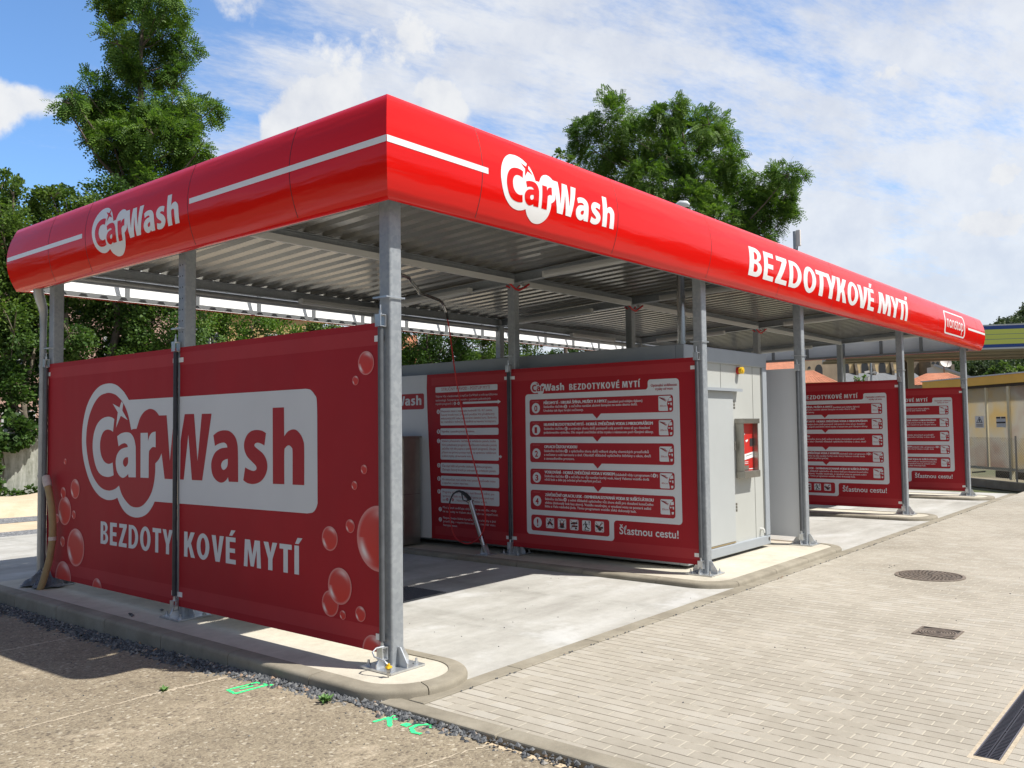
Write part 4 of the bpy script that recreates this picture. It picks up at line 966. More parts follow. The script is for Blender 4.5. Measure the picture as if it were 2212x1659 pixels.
# ------------------------------------------------------------------ things let into the ground
iron = pmat('cast_iron', (0.19,0.155,0.125), 0.62, 0.35, (20, .7, 1.5))[0]
irond = pmat('cast_iron_groove', (0.05,0.042,0.035), 0.8)[0]
grate_m = pmat('grate_steel', (0.17,0.18,0.20), 0.5, 0.6)[0]
def manhole(cx, cy):
    th = thing('manhole_cover', (cx, cy, ZP), 'round cast iron manhole cover in the block paving', 'manhole cover')
    mb = MB(); mb.lathe((cx,cy,ZP), [(.37,-.02),(.37,.004),(.335,.006),(.335,-.006)], 40, smooth=False); mb.build('rim', iron, th)
    mb = MB(); mb.lathe((cx,cy,ZP), [(.328,-.02),(.328,.000)], 40, smooth=False)
    mb.build('plate', irond, th)
    mb = MB()
    for k, r in enumerate((.07,.12,.17,.22,.27,.315)):
        n = 10+6*k
        for j in range(n):
            a0 = 2*math.pi*(j+.18)/n; a1 = 2*math.pi*(j+.82)/n; r0 = r-.036; r1 = r
            q = [(r0,a0),(r1,a0),(r1,a1),(r0,a1)]
            mb.prism([(cx+R_*math.cos(a), cy+R_*math.sin(a)) for R_, a in q], lambda u, v, d: (u, v, d), ZP-.002, ZP+.006)
    mb.build('raised_studs', iron, th)
manhole(6.46, -1.978)
cx, cy = 3.61, -2.752
th = thing('square_cover', (cx,cy,ZP), 'small square rusty iron cover with ring pattern in the paving', 'drain cover')
mb = MB(); h_ = .165
for a, b_, c_, d_ in ((-h_,h_,-h_,-h_+.02),(-h_,h_,h_-.02,h_),(-h_,-h_+.02,-h_+.02,h_-.02),(h_-.02,h_,-h_+.02,h_-.02)): mb.box(cx+a,cx+b_,cy+c_,cy+d_,ZP-.02,ZP+.005)
mb.build('frame', iron, th)
mb = MB(); mb.box(cx-h_+.022,cx+h_-.022,cy-h_+.022,cy+h_-.022,ZP-.02,ZP-.002); mb.build('lid', irond, th)
mb = MB()
for k in range(6):
    r0, r1 = .022+.022*k, .034+.022*k; n = 28
    for j in range(n):
        a0, a1 = 2*math.pi*j/n, 2*math.pi*(j+1)/n
        mb.prism([(cx+r*math.cos(a), cy+r*math.sin(a)) for r, a in ((r0,a0),(r1,a0),(r1,a1),(r0,a1))], lambda u, v, d: (u, v, d), ZP-.001, ZP+.003)
mb.build('ring_ribs', iron, th)
# channel drain
th = thing('channel_drain', (4,-3.615,ZP), 'long dark grated channel drain in the block paving', 'channel drain')
x0, x1, y0, y1 = .832, 9.0, -3.714, -3.602
mb = MB(); mb.box(x0,x1,y0,y1,ZP-.05,ZP-.022); mb.build('channel', irond, th)
edge_m = pmat('drain_edge', (0.16,0.155,0.18), 0.45, 0.5)[0]
mb = MB(); mb.box(x0,x1,y0-.006,y0,ZP-.05,ZP+.002); mb.box(x0,x1,y1,y1+.006,ZP-.05,ZP+.002); mb.build('edge_rail', edge_m, th)
mb = MB(); x = x0+.008
while x < x1-.02:
    mb.box(x,x+.012,y0+.004,(y0+y1)/2-.010,ZP-.02,ZP-.002); mb.box(x,x+.012,(y0+y1)/2+.010,y1-.004,ZP-.02,ZP-.002); x += .024
mb.box(x0,x1,(y0+y1)/2-.010,(y0+y1)/2-.003,ZP-.02,ZP-.003); mb.box(x0,x1,(y0+y1)/2+.003,(y0+y1)/2+.010,ZP-.02,ZP-.003)
for i in range(int((x1-x0)/.5)+1): mb.box(x0+i*.5,x0+i*.5+.02,(y0+y1)/2-.0028,(y0+y1)/2+.0028,ZP-.02,ZP-.003)
mb.build('grating', pmat('drain_grating', (0.035,0.035,0.045), 0.5, 0.3)[0], th)
sheet_obj('drain_bedding', [R4(x0-.05,y1+.007,9.02,y1+.03), R4(x0-.05,y0-.03,9.02,y0-.007), R4(x0-.05,y0-.007,x0,y1+.007)], ZP-.003, M_dust)
# floor grate in the first bay
th = thing('floor_grate', (2.13,2.12,ZP), 'square steel grating in the shaded floor of the first wash bay', 'grate')
gx0, gx1, gy0, gy1 = 1.82, 2.44, 1.815, 2.42
mb = MB(); mb.box(gx0,gx1,gy0,gy1,ZP-.04,ZP-.0012); mb.build('pit', irond, th)
mb = MB(); n = 20
for i in range(n+1):
    x = gx0+(gx1-gx0-.008)*i/n; mb.box(x,x+.008,gy0,gy1,ZP-.0010,ZP+.012)
for i in range(13):
    y = gy0+(gy1-gy0-.008)*i/12; mb.box(gx0-.001,gx1+.001,y,y+.008,ZP-.0008,ZP+.0135)
mb.build('bars', grate_m, th)
# fluorescent marks on the slab
M_spray, t, b, P = pmat('fluorescent_green', (0.05,0.95,0.28), 0.7, 0, (60, .8, 1.1))
mk_ = t.smooth(t.math('ADD', t.noise(P, 150, 3, 0.6), t.math('MULTIPLY', t.noise(P, 30, 3, 0.6), 0.4)), 0.38, 0.50)
mxs = t.n('ShaderNodeMixShader', {0: mk_, 1: t.n('ShaderNodeBsdfTransparent').outputs[0], 2: b.outputs[0]}); t.t.links.new(mxs.outputs[0], M_spray.node_tree.nodes['Material Output'].inputs[0])
def strokes(lines, dx, dy, w_, seed=1):
    rnd = random.Random(seed); mb = MB()
    for li, ln in enumerate(lines):
        pts = []
        for i in range(len(ln)-1):
            a, b_ = Vector(ln[i]), Vector(ln[i+1]); n = max(2, int((b_-a).length/.012))
            pts += [a.lerp(b_, k/n) for k in range(n)]
        pts.append(Vector(ln[-1])); L_, R_ = [], []
        for i, p in enumerate(pts):
            d = (pts[min(i+1,len(pts)-1)]-pts[max(i-1,0)]).normalized(); k = w_*rnd.uniform(.7,1.3)
            z = slab_z(p.y+dy)+.0022+li*.0004; L_.append((p.x-d.y*k+dx, p.y+d.x*k+dy, z)); R_.append((p.x+d.y*k+dx, p.y-d.x*k+dy, z))
        n = len(pts); mb.add(L_+R_, [(i, i+1, n+i+1, n+i) for i in range(n-1)])
    return mb
tag(strokes([[(-.782,.70),(-.760,.822),(-.66,.818),(-.535,.810)], [(-.535,.825),(-.52,.69),(-.65,.692),(-.785,.695)], [(-.70,.765),(-.60,.755)], [(-.52,.70),(-.515,.65)]], -.105, -.085, .012, 2).build('spray_mark', M_spray), 'fluorescent green sprayed rectangle mark on the old slab beside the kerb', 'paint mark')
tag(strokes([[(-.66,-.60),(-.49,-.625)], [(-.485,-.735),(-.575,-.625)], [(-.565,-.64),(-.655,-.745)], [(-.60,-.785),(-.56,-.785),(-.56,-.815),(-.60,-.815)], [(-.515,-.965),(-.49,-.90),(-.535,-.855),(-.60,-.87),(-.64,-.93),(-.63,-.985)]], -.062, -.01, .0135, 3).build('spray_mark', M_spray), 'fluorescent green sprayed letters K and C on the old slab', 'paint mark')
# weeds
leafm = pmat('weed_leaf', (0.08,0.17,0.035), 0.6, 0, (40, .7, 1.4))[0]
def weed(x, y, s, label, seed):
    rnd = random.Random(seed); mb = MB()
    for k in range(26):
        a = rnd.uniform(0, 6.28); L_ = s*rnd.uniform(.4,1.0); up = rnd.uniform(.25,.9); c_, s_ = math.cos(a), math.sin(a)
        b0 = Vector((x+rnd.uniform(-.3,.3)*s, y+rnd.uniform(-.3,.3)*s, slab_z(y))); d = Vector((c_,s_,up)).normalized(); w_ = Vector((-s_,c_,0))*L_*.2
        mid = b0+d*L_*.55+Vector((0,0,.1*L_)); tip = b0+d*L_
        mb.add([b0, mid-w_, tip, mid+w_], [(0,1,2,3)])
    return tag(mb.build('weed', leafm), label, 'weed')
weed(-.655, -.06, .085, 'small green weed on the slab between the two green paint marks', 1)
weed(-1.14, 1.10, .055, 'tiny green weed in the sandy joint left of the green rectangle', 2)

# ------------------------------------------------------------------ equipment container
framem = pmat('container_frame_grey', (0.33,0.36,0.39), 0.45, 0.1, (2.5, .94, 1.05))[0]
panelm = pmat('container_panel_white', (0.435,0.445,0.42), 0.5, 0, (1.6, .95, 1.03))[0]
doorm = pmat('container_door_grey', (0.405,0.425,0.425), 0.5, 0, (1.6, .96, 1.03))[0]
X0, X1, Y0, Y1, CZ0, CZ1 = 4.985, 7.372, 0.30, 6.0, 0.035, 2.672
cont = thing('equipment_container', ((X0+X1)/2, (Y0+Y1)/2, 0), 'pale grey container with door and red payment terminal under the canopy', 'container')
mb = MB(); mb.box(X0+.03,X1-.03,Y0+.03,Y1-.03,CZ0+.05,CZ1-.04); mb.build('wall', panelm, cont)
mb = MB(); px = .14
for x in (X0, X1-px):
    for y in (Y0, Y1-px): mb.box(x,x+px,y,y+px,CZ0+.125,CZ1-.19)
mb.box(X0,X1,Y0,Y0+.12,CZ1-.19,CZ1); mb.box(X0,X1,Y1-.12,Y1,CZ1-.19,CZ1); mb.box(X0,X0+.12,Y0+.12,Y1-.12,CZ1-.19,CZ1); mb.box(X1-.12,X1,Y0+.12,Y1-.12,CZ1-.19,CZ1)
mb.box(X0,X1,Y0,Y0+.12,CZ0,CZ0+.125); mb.box(X0,X1,Y1-.12,Y1,CZ0,CZ0+.125); mb.box(X0,X0+.12,Y0+.12,Y1-.12,CZ0,CZ0+.125); mb.box(X1-.12,X1,Y0+.12,Y1-.12,CZ0,CZ0+.125)
bevel(mb.build('frame', framem, cont), .012)
mb = MB(); mb.box(X0+.2,X0+.35,Y0+.1,Y0+.4,0,CZ0); mb.box(X1-.5,X1-.2,Y0+.1,Y0+.4,0,CZ0); mb.box(X0+.2,X1-.2,Y1-.6,Y1-.2,0,CZ0); mb.build('feet', irond, cont)
mb = MB()
for x in (X1-.058,): mb.lathe((x, Y0-.001, CZ0+.075), [(.028,0),(.028,.003)], 14, axis='y', smooth=False)
mb.build('lifting_hole', irond, cont)
mb = MB()
for x in (5.995, 6.955): mb.box(x-.003,x+.003,Y0+.026,Y0+.031,CZ0+.125,CZ1-.19)
mb.box(X1-px-.012,X1-px,Y0+.02,Y0+.03,CZ0+.125,CZ1-.19)
mb.build('panel_joint', pmat('joint_grey', (0.25,0.25,0.23), 0.7)[0], cont)  # thin grey strips along the panel joints
mb = MB(); mb.box(5.33,6.30,Y0+.008,Y0+.030,.187,2.13); dr = mb.build('door', doorm, cont); bevel(dr, .006)
mb = MB(); mb.box(5.27,6.47,Y0-.05,Y0+.029,2.142,2.166); mb.box(5.27,6.47,Y0-.052,Y0-.046,2.128,2.166); mb.build('rain_strip', framem, cont)
for zc in (1.955, 1.42, .62):
    mb = MB()
    for k in range(3): mb.tube([(6.325,Y0+.006,zc-.055+k*.040),(6.325,Y0+.006,zc-.055+k*.040+.032)], .012, 8)
    mb.build('hinge', stain, dr)
mb = MB(); mb.box(5.33,6.30,Y0+.012,Y0+.029,.166,.184); mb.build('threshold', brass, cont)
mb = MB(); mb.tube([(6.497,Y0+.03,2.412),(6.497,Y0-.005,2.412)], .048, 20); eb = mb.build('emergency_button', redp, cont)
mb = MB(); mb.tube([(6.497,Y0-.0055,2.412),(6.497,Y0-.05,2.412)], .045, 20); mb.tube([(6.497,Y0-.0505,2.412),(6.497,Y0-.062,2.412)], .022, 14); mb.build('button_head', yellowp, eb)
mb = MB(); mb.tube([(7.10,Y0+.03,.262),(7.10,Y0-.018,.262)], .018, 12); mb.tube([(7.10,Y0-.018,.262),(7.10,Y0-.024,.24),(7.10,Y0-.024,.215)], .012, 10); mb.build('water_spigot', pmat('spigot_white', (0.7,0.7,0.68), 0.4)[0], cont)
mb = MB(); fx, fy = 5.53, .62
mb.tube([(fx,fy,CZ1-.02),(fx,fy,3.86)], .05, 20)
for zc in (2.73, 3.3, 3.6): mb.tube([(fx,fy,zc),(fx,fy,zc+.03)], .057, 20)
mb.build('flue_pipe', chrome, cont)
# payment terminal
th = thing('payment_terminal', (6.61,.25,1.0), 'red payment terminal in a deep steel box on the container wall', 'terminal')
tx0, tx1, tz0, tz1, ty0, ty1 = 6.385, 6.85, .995, 1.775, .215, .329
mb = MB(); k = .022
mb.box(tx0,tx0+k,ty0,ty1,tz0+.09,tz1-.065); mb.box(tx1-k,tx1,ty0,ty1,tz0+.09,tz1-.065); mb.box(tx0-.012,tx1+.012,ty0-.018,ty1,tz1-.065,tz1); mb.box(tx0-.006,tx1+.006,ty0-.014,ty1,tz0,tz0+.09)
bevel(mb.build('hood', stain, th), .004)
mb = MB(); mb.box(tx0+k,tx1-k,ty1-.045,ty1-.002,tz0+.09,tz1-.065); mb.build('face_plate', redp, th)
A = Art(); fx_ = lambda a: tx0+k+a*(tx1-tx0-2*k); fz = lambda b_: tz0+.09+b_*(tz1-tz0-.155)
A.rect(fx_(.06), fz(.88), fx_(.34), fz(.96), 1, 1)
A.text('SERVIS', fx_(.04), fx_(.40), fz(.76), .022, 0, 1, .02); A.text('24 h', fx_(.04), fx_(.25), fz(.715), .02, 0, 1, .02)
A.poly([(fx_(.42),fz(.64)),(fx_(.62),fz(.665)),(fx_(.60),fz(.625)),(fx_(.48),fz(.60))], 0, 1)
A.rect(fx_(.74), fz(.52), fx_(.995), fz(.68), 1, 1); A.rect(fx_(.76), fz(.505), fx_(.99), fz(.515), 3, 1.2)
A.poly([(fx_(.0),fz(.50)),(fx_(.12),fz(.53)),(fx_(.14),fz(.60)),(fx_(.0),fz(.64))], 1, 1)
A.rect(fx_(.04), fz(.455), fx_(.34), fz(.468), 0, 1); A.rect(fx_(.04), fz(.43), fx_(.20), fz(.442), 0, 1)
A.poly([(fx_(0.005),fz(.20)),(fx_(.995),fz(.275)),(fx_(.995),fz(.395)),(fx_(0.005),fz(.325))], 0, 1)
A.poly([(fx_(.02),fz(.235)),(fx_(.34),fz(.262)),(fx_(.34),fz(.318)),(fx_(.02),fz(.296))], 2, 1.6); A.line((fx_(.42),fz(.305)), (fx_(.90),fz(.345)), .008, 3, 1.6)
A.rect(fx_(.14), fz(.178), fx_(.60), fz(.190), 0, 1); A.rect(fx_(.22), fz(.145), fx_(.60), fz(.155), 0, 1)
A.rect(fx_(.14), fz(.02), fx_(.62), fz(.11), 3, 1); A.rect(fx_(.14), fz(.005), fx_(.62), fz(.018), 1, 1.2); A.rect(fx_(.64), fz(.025), fx_(.96), fz(.04), 0, 1)
A.place('front_graphics', lambda u, v, l: (u, ty1-.046-.0012*l, v), [fwhite, black, redp, stain], th)

# ------------------------------------------------------------------ spray lance, ceiling boom, control cabinet
th = thing('lance_holder', (4.5,3.07,0), 'slanted steel tube holder standing on the island before the instruction banner', 'lance holder')
B0 = Vector((4.5,3.062,.03)); B1 = Vector((4.5,3.325,.69))
mb = MB(); mb.tube([B0, B1], .034, 16); mb.tube([B1, B1+(B1-B0).normalized()*.012], .048, 16); mb.build('tube', chrome, th)
mb = MB(); mb.box(4.40,4.60,2.95,3.16,0,.012); mb.prism([(3.0,.012),(3.13,.012),(3.10,.13),(3.06,.13)], lambda u, v, d: (4.5+d, u, v), -.03, .03); mb.build('foot', zinc, th)
th = thing('spray_gun', (4.5,3.35,.7), 'black spray gun with trigger stuck in the steel lance holder', 'spray gun')
mb = MB(); dirv = (B1-B0).normalized()
mb.tube([B1-dirv*.25, B1+dirv*.02], .012, 10); mb.tube([B1, B1+Vector((0,.03,.05)), B1+Vector((0,.09,.095)), B1+Vector((0,.155,.125))], [.024,.030,.027,.022], 12)
mb.tube([B1+Vector((0,.155,.125)), B1+Vector((0,.21,.14)), B1+Vector((0,.27,.125))], [.018,.015,.014], 10); mb.build('gun_body', rubber, th)
mb = MB(); mb.tube([B1+Vector((0,.045,.05)), B1+Vector((0,.07,.005)), B1+Vector((0,.14,.02)), B1+Vector((0,.165,.11))], .008, 8); mb.build('trigger_guard', rubber, th)
mb = MB(); mb.tube([B1+Vector((0,.27,.125)), B1+Vector((0,.33,.09)), B1+Vector((0,.375,.02)), B1+Vector((0,.395,-.04))], .0105, 10); mb.build('hose_sleeve', rubber, th)
# ceiling boom: swivel at the middle of the bay, curved stainless arm, red hose hanging from its tip
th = thing('ceiling_boom', (2.41,2.6,3.7), 'curved steel ceiling boom with a red hose hanging in the first bay', 'boom')
mb = MB(); mb.box(2.33,2.49,2.52,2.68,roof_z(2.6)-.04,roof_z(2.6)-.003); mb.tube([(2.41,2.6,roof_z(2.6)-.04),(2.41,2.6,3.44)], .035, 14); mb.build('swivel', zinc, th)
mb = MB(); pts = [(2.41,2.55,3.46),(2.56,2.56,3.46),(2.66,2.585,3.45),(2.80,2.70,3.445),(3.30,3.08,3.43),(3.44,3.205,3.42),(3.60,3.26,3.42),(4.06,3.455,3.42),(4.14,3.485,3.405),(4.19,3.50,3.36),(4.235,3.50,3.28)]
mb.tube(pts, .021, 12); mb.build('arm', chrome, th)
mb = MB(); mb.tube([(4.225,3.50,3.30),(4.245,3.498,3.25),(4.255,3.495,3.18)], .018, 10); mb.build('hose_grip', rubber, th)
mb = MB()
hp = [(4.255,3.495,3.19),(4.29,3.485,3.0),(4.33,3.42,2.4),(4.36,3.30,1.8),(4.38,3.17,1.3),(4.40,3.05,.9),(4.41,2.99,.62),(4.42,3.0,.40),(4.43,3.12,.22),(4.44,3.35,.13),(4.46,3.58,.20),(4.48,3.68,.38),(4.49,3.71,.55),(4.5,3.72,.66)]
mb.tube(spline3(hp, 5), .0085, 8); mb.build('hose', hosered, th)
# control cabinet
th = thing('control_cabinet', (4.52,4.78,0), 'tall stainless control cabinet in front of the white banner in the first bay', 'cabinet')
mb = MB(); mb.box(4.36,4.70,4.50,5.06,.03,1.56); bevel(mb.build('body', stain, th), .008)
mb = MB(); mb.box(4.33,4.72,4.48,5.08,1.56,1.585); mb.build('lid', stain, th)
mb = MB(); mb.box(4.352,4.3595,4.54,5.02,.75,1.50); fp = mb.build('front_plate', redp, th)
mb = MB()
for k in range(5): mb.box(4.345,4.3515,4.60,4.96,.82+k*.13,.86+k*.13)
mb.build('label_strip', fwhite, fp)
mb = MB(); mb.box(4.358,4.702,4.498,5.062,.745,.749); mb.build('joint', black, th)

# ------------------------------------------------------------------ lamps under the roof
def lamp(a, b_, label):
    a = Vector(a); b_ = Vector(b_); d = (b_-a).normalized()
    th = thing('tube_lamp', tuple((a+b_)/2), label, 'lamp', 'tube lamps under the canopy roof')
    mb = MB(); mb.bar(a+Vector((0,0,.05)), b_+Vector((0,0,.05)), .08, .03); mb.build('housing', tubew, th)
    mb = MB(); mb.tube([a+Vector((0,0,.02)), b_+Vector((0,0,.02))], .034, 12); bevel(mb.build('diffuser', diffuser, th), .004)
    mb = MB()
    for p, q in ((a-d*.03, a), (b_, b_+d*.03)): mb.bar(p+Vector((0,0,.03)), q+Vector((0,0,.03)), .08, .075)
    mb.build('end_cap', traym, th)
ordn = ('first', 'second', 'third', 'fourth')
for i, x in enumerate(XS[1:]):
    xo = x-.17
    z = roof_z(1.4)-.16; lamp((xo,.65,z+.01),(xo,2.1,z-.03), 'tube lamp at the front half of the %s inner cross beam from the left' % ordn[i])
    z = roof_z(4.3)-.16; lamp((xo,3.45,z+.02),(xo,5.0,z-.03), 'tube lamp at the back half of the %s inner cross beam from the left' % ordn[i])
z = roof_z(5.45)-.18
for x, n_ in ((3.3,'behind the first bay'),(9.9,'behind the third bay'),(14.4,'behind the last bay')): lamp((x,5.44,z),(x+1.5,5.44,z), 'tube lamp along the rear beam '+n_)

# ------------------------------------------------------------------ small things by the posts
th = thing('tap_pipe', (-.16,-.13,0), 'thin bent pipe with a yellow valve at the foot of the corner post', 'tap')
mb = MB(); mb.tube([(-.10,-.02,.165),(-.17,-.015,.165),(-.215,-.03,.15),(-.225,-.06,.125),(-.215,-.10,.115),(-.205,-.14,.105),(-.20,-.165,.085),(-.20,-.175,.06)], .0062, 10); mb.build('pipe', zinc, th)
mb = MB(); mb.tube([(-.20,-.175,.060),(-.20,-.175,.0)], .006, 8); mb.tube([(-.20,-.175,.052),(-.20,-.175,.036)], .014, 6, smooth=False); mb.tube([(-.20,-.175,.03),(-.20,-.175,.022)], .013, 6, smooth=False); mb.build('valve_body', chrome, th)
mb = MB(); mb.box(-.222,-.180,-.192,-.166,.062,.074); mb.tube([(-.20,-.175,.055),(-.20,-.175,.09)], .013, 10); mb.build('valve_handle', yellowp, th)
# ribbed yellow conduit
def b_cond(t, P): pass
cm, t, b, P = pmat('ribbed_conduit', (0.5,0.33,0.15), 0.5)
wvn = t.n('ShaderNodeTexWave', {'Vector': P, 'Scale': 26.0, 'Distortion': 0.6, 'Detail': 1.0}, wave_type='BANDS', bands_direction='Z')
t.t.links.new(t.mix(wvn.outputs['Fac'], (0.30,0.22,0.12), (0.66,0.45,0.20)), b.inputs['Base Color'])
bn = t.n('ShaderNodeBump', {'Height': wvn.outputs['Fac'], 'Strength': 0.8, 'Distance': 0.008}); t.t.links.new(bn.outputs[0], b.inputs['Normal'])
th = thing('ribbed_conduit', (-.2,5.40,0), 'bent ribbed yellow conduit rising from the kerb island by the big banner', 'conduit')
mb = MB(); cpts = [(-.22,5.40,-.02),(-.20,5.35,.10),(-.175,5.27,.32),(-.16,5.235,.55),(-.155,5.245,.72),(-.15,5.30,.92),(-.15,5.37,1.07),(-.15,5.40,1.14)]
mb.tube(cpts, .037, 16); mb.build('conduit', cm, th)
mb = MB(); mb.tube([(-.15,5.385,1.11),(-.15,5.42,1.17),(-.15,5.445,1.225)], [.042,.046,.040], 12); mb.tube([(-.16,5.2355,.535),(-.16,5.236,.575)], .041, 14); mb.build('tape', pmat('whitish_tape', (0.55,0.46,0.42), 0.5, 0, (30, .8, 1.15))[0], th)
# crumpled sheet round the foot of the rear post
tarp = pmat('grey_plastic_sheet', (0.11,0.11,0.118), 0.45, 0, (12, .6, 1.5), (18, .5))[0]
rnd = random.Random(8); mb = MB(); vs = []; fs = []; n, m_ = 30, 8
for j in range(m_+1):
    r = .09+.19*(j/m_)
    for i in range(n):
        a = 2*math.pi*i/n; rr_ = r*(1+.16*math.sin(3*a+1)+.10*math.sin(7*a))
        h = .16*(1-j/m_)**1.3+.02+rnd.uniform(-.018,.018)*(1 if 0 < j < m_ else .4)
        vs.append((-.03+rr_*math.cos(a), 5.60+rr_*math.sin(a)*.95, max(.006, h)))
for j in range(m_):
    for i in range(n): fs.append((j*n+i, j*n+(i+1) % n, (j+1)*n+(i+1) % n, (j+1)*n+i))
mb.add(vs, fs); tag(mb.build('plastic_sheet', tarp), 'crumpled grey plastic sheet round the foot of the rear corner post', 'sheet')
sp_ = [(-.02+rnd.uniform(-.02,.02), 3.2+rnd.uniform(-.05,.05), .012, .03), (-.28,3.27,.012,.028), (-.30,3.20,.01,.022)]
rocks('rubble', sp_, M_stone)

# ------------------------------------------------------------------ trees
def leaf_mat(name, c_lo, c_mid, c_hi, trans=0.35):
    m = bpy.data.materials.new(name); m.use_nodes = True; t = NT(m.node_tree); b = m.node_tree.nodes['Principled BSDF']
    g = t.n('ShaderNodeNewGeometry'); ri = g.outputs['Random Per Island']
    f = t.math('ADD', t.math('MULTIPLY', ri, 0.45), t.math('MULTIPLY', t.noise(g.outputs['Position'], 0.5, 3, 0.5), 0.75))
    col = t.ramp(f, [(0.25, c_lo), (0.55, c_mid), (0.85, c_hi)])
    t.t.links.new(col, b.inputs['Base Color']); b.inputs['Roughness'].default_value = 0.55; b.inputs['Specular IOR Level'].default_value = 0.3
    tr = t.n('ShaderNodeBsdfTranslucent', {0: t.mul(col, (1.15, 1.25, 0.6))})
    mx = t.n('ShaderNodeMixShader', {0: trans, 1: b.outputs[0], 2: tr.outputs[0]})
    t.t.links.new(mx.outputs[0], m.node_tree.nodes['Material Output'].inputs[0])
    return m
L_acacia = leaf_mat('acacia_leaf', (0.040,0.090,0.017), (0.080,0.162,0.027), (0.165,0.262,0.045))
L_dark = leaf_mat('dark_leaf', (0.026,0.060,0.015), (0.050,0.105,0.022), (0.095,0.165,0.034))
L_yel = leaf_mat('yellowish_leaf', (0.045,0.090,0.019), (0.085,0.150,0.029), (0.155,0.230,0.048))
L_light = leaf_mat('light_leaf', (0.06,0.105,0.025), (0.105,0.17,0.04), (0.16,0.24,0.06))
L_far = leaf_mat('far_leaf', (0.026,0.045,0.020), (0.048,0.075,0.030), (0.080,0.115,0.045), .2)
bark = pmat('bark', (0.115,0.09,0.07), 0.9, 0, (6, .6, 1.4), (25, .6))[0]
barkp = pmat('pale_bark', (0.19,0.16,0.12), 0.9, 0, (6, .6, 1.3), (25, .6))[0]
DENS = 1.9
TIGHT = 0.40
def make_leaves(name, clumps, mat, parent, dens=60, L=0.22, W=0.07, leaflets=1, droop=0.35, seed=1, hollow=.35):
    """clumps: (centre, radius); leaf blades fill each clump, denser near its skin"""
    rg = np.random.default_rng(seed); Vs = []
    for c, r in clumps:
        n = max(12, int(dens*DENS*r*r))
        # sub clumps give light and dark tufts with gaps
        k = max(4, int(9*r)); sc = rg.normal(size=(k, 3)); sc /= np.linalg.norm(sc, axis=1)[:, None]; sc *= (rg.uniform(hollow, 1.0, (k, 1)))*r*.85
        idx = rg.integers(0, k, n); d = rg.normal(size=(n, 3)); d /= np.linalg.norm(d, axis=1)[:, None]
        p = np.array(c) + sc[idx] + d*(rg.uniform(0, 1, (n, 1))**.5)*r*TIGHT
        out = p - np.array(c); out /= np.linalg.norm(out, axis=1)[:, None]+1e-6
        ax = out + rg.normal(size=(n, 3))*.55; ax[:, 2] -= droop; ax /= np.linalg.norm(ax, axis=1)[:, None]
        up = rg.normal(size=(n, 3))*.7 + np.array([0, 0, 1.0]); sd = np.cross(ax, up); sd /= np.linalg.norm(sd, axis=1)[:, None]+1e-6
        s = rg.uniform(.65, 1.25, (n, 1))
        if leaflets == 1:
            a = p; b_ = p+ax*L*s*.55+sd*W*s; c2 = p+ax*L*s; e = p+ax*L*s*.55-sd*W*s
            Vs.append(np.stack([a, b_, c2, e], 1).reshape(-1, 4, 3))
        else:
            nm = np.cross(sd, ax)
            for j in range(leaflets):
                t_ = (j+.6)/leaflets; q = p + ax*L*s*t_ - nm*0 + np.array([0, 0, -1])*(t_**2)*L*s*.25
                wl = W*(1.15-.6*t_)*s; hw = L*s/leaflets*.40
                for sg in (1, -1):
                    dirv = sd*sg*.9+ax*.35
                    Vs.append(np.stack([q-ax*hw*.2, q+dirv*wl*.6-ax*hw, q+dirv*wl, q+dirv*wl*.5+ax*hw], 1))
    V = np.concatenate(Vs, 0); nq = len(V); V = V.reshape(-1, 3)
    me = bpy.data.meshes.new(name); me.vertices.add(len(V)); me.vertices.foreach_set('co', V.astype(np.float32).ravel())
    me.loops.add(nq*4); me.loops.foreach_set('vertex_index', np.arange(nq*4, dtype=np.int32))
    me.polygons.add(nq); me.polygons.foreach_set('loop_start', np.arange(0, nq*4, 4, dtype=np.int32)); me.polygons.foreach_set('loop_total', np.full(nq, 4, dtype=np.int32))
    me.materials.append(mat); me.update(calc_edges=True)
    o = bpy.data.objects.new(name, me); COL.objects.link(o)
    if parent is not None: adopt(o, parent)
    return o
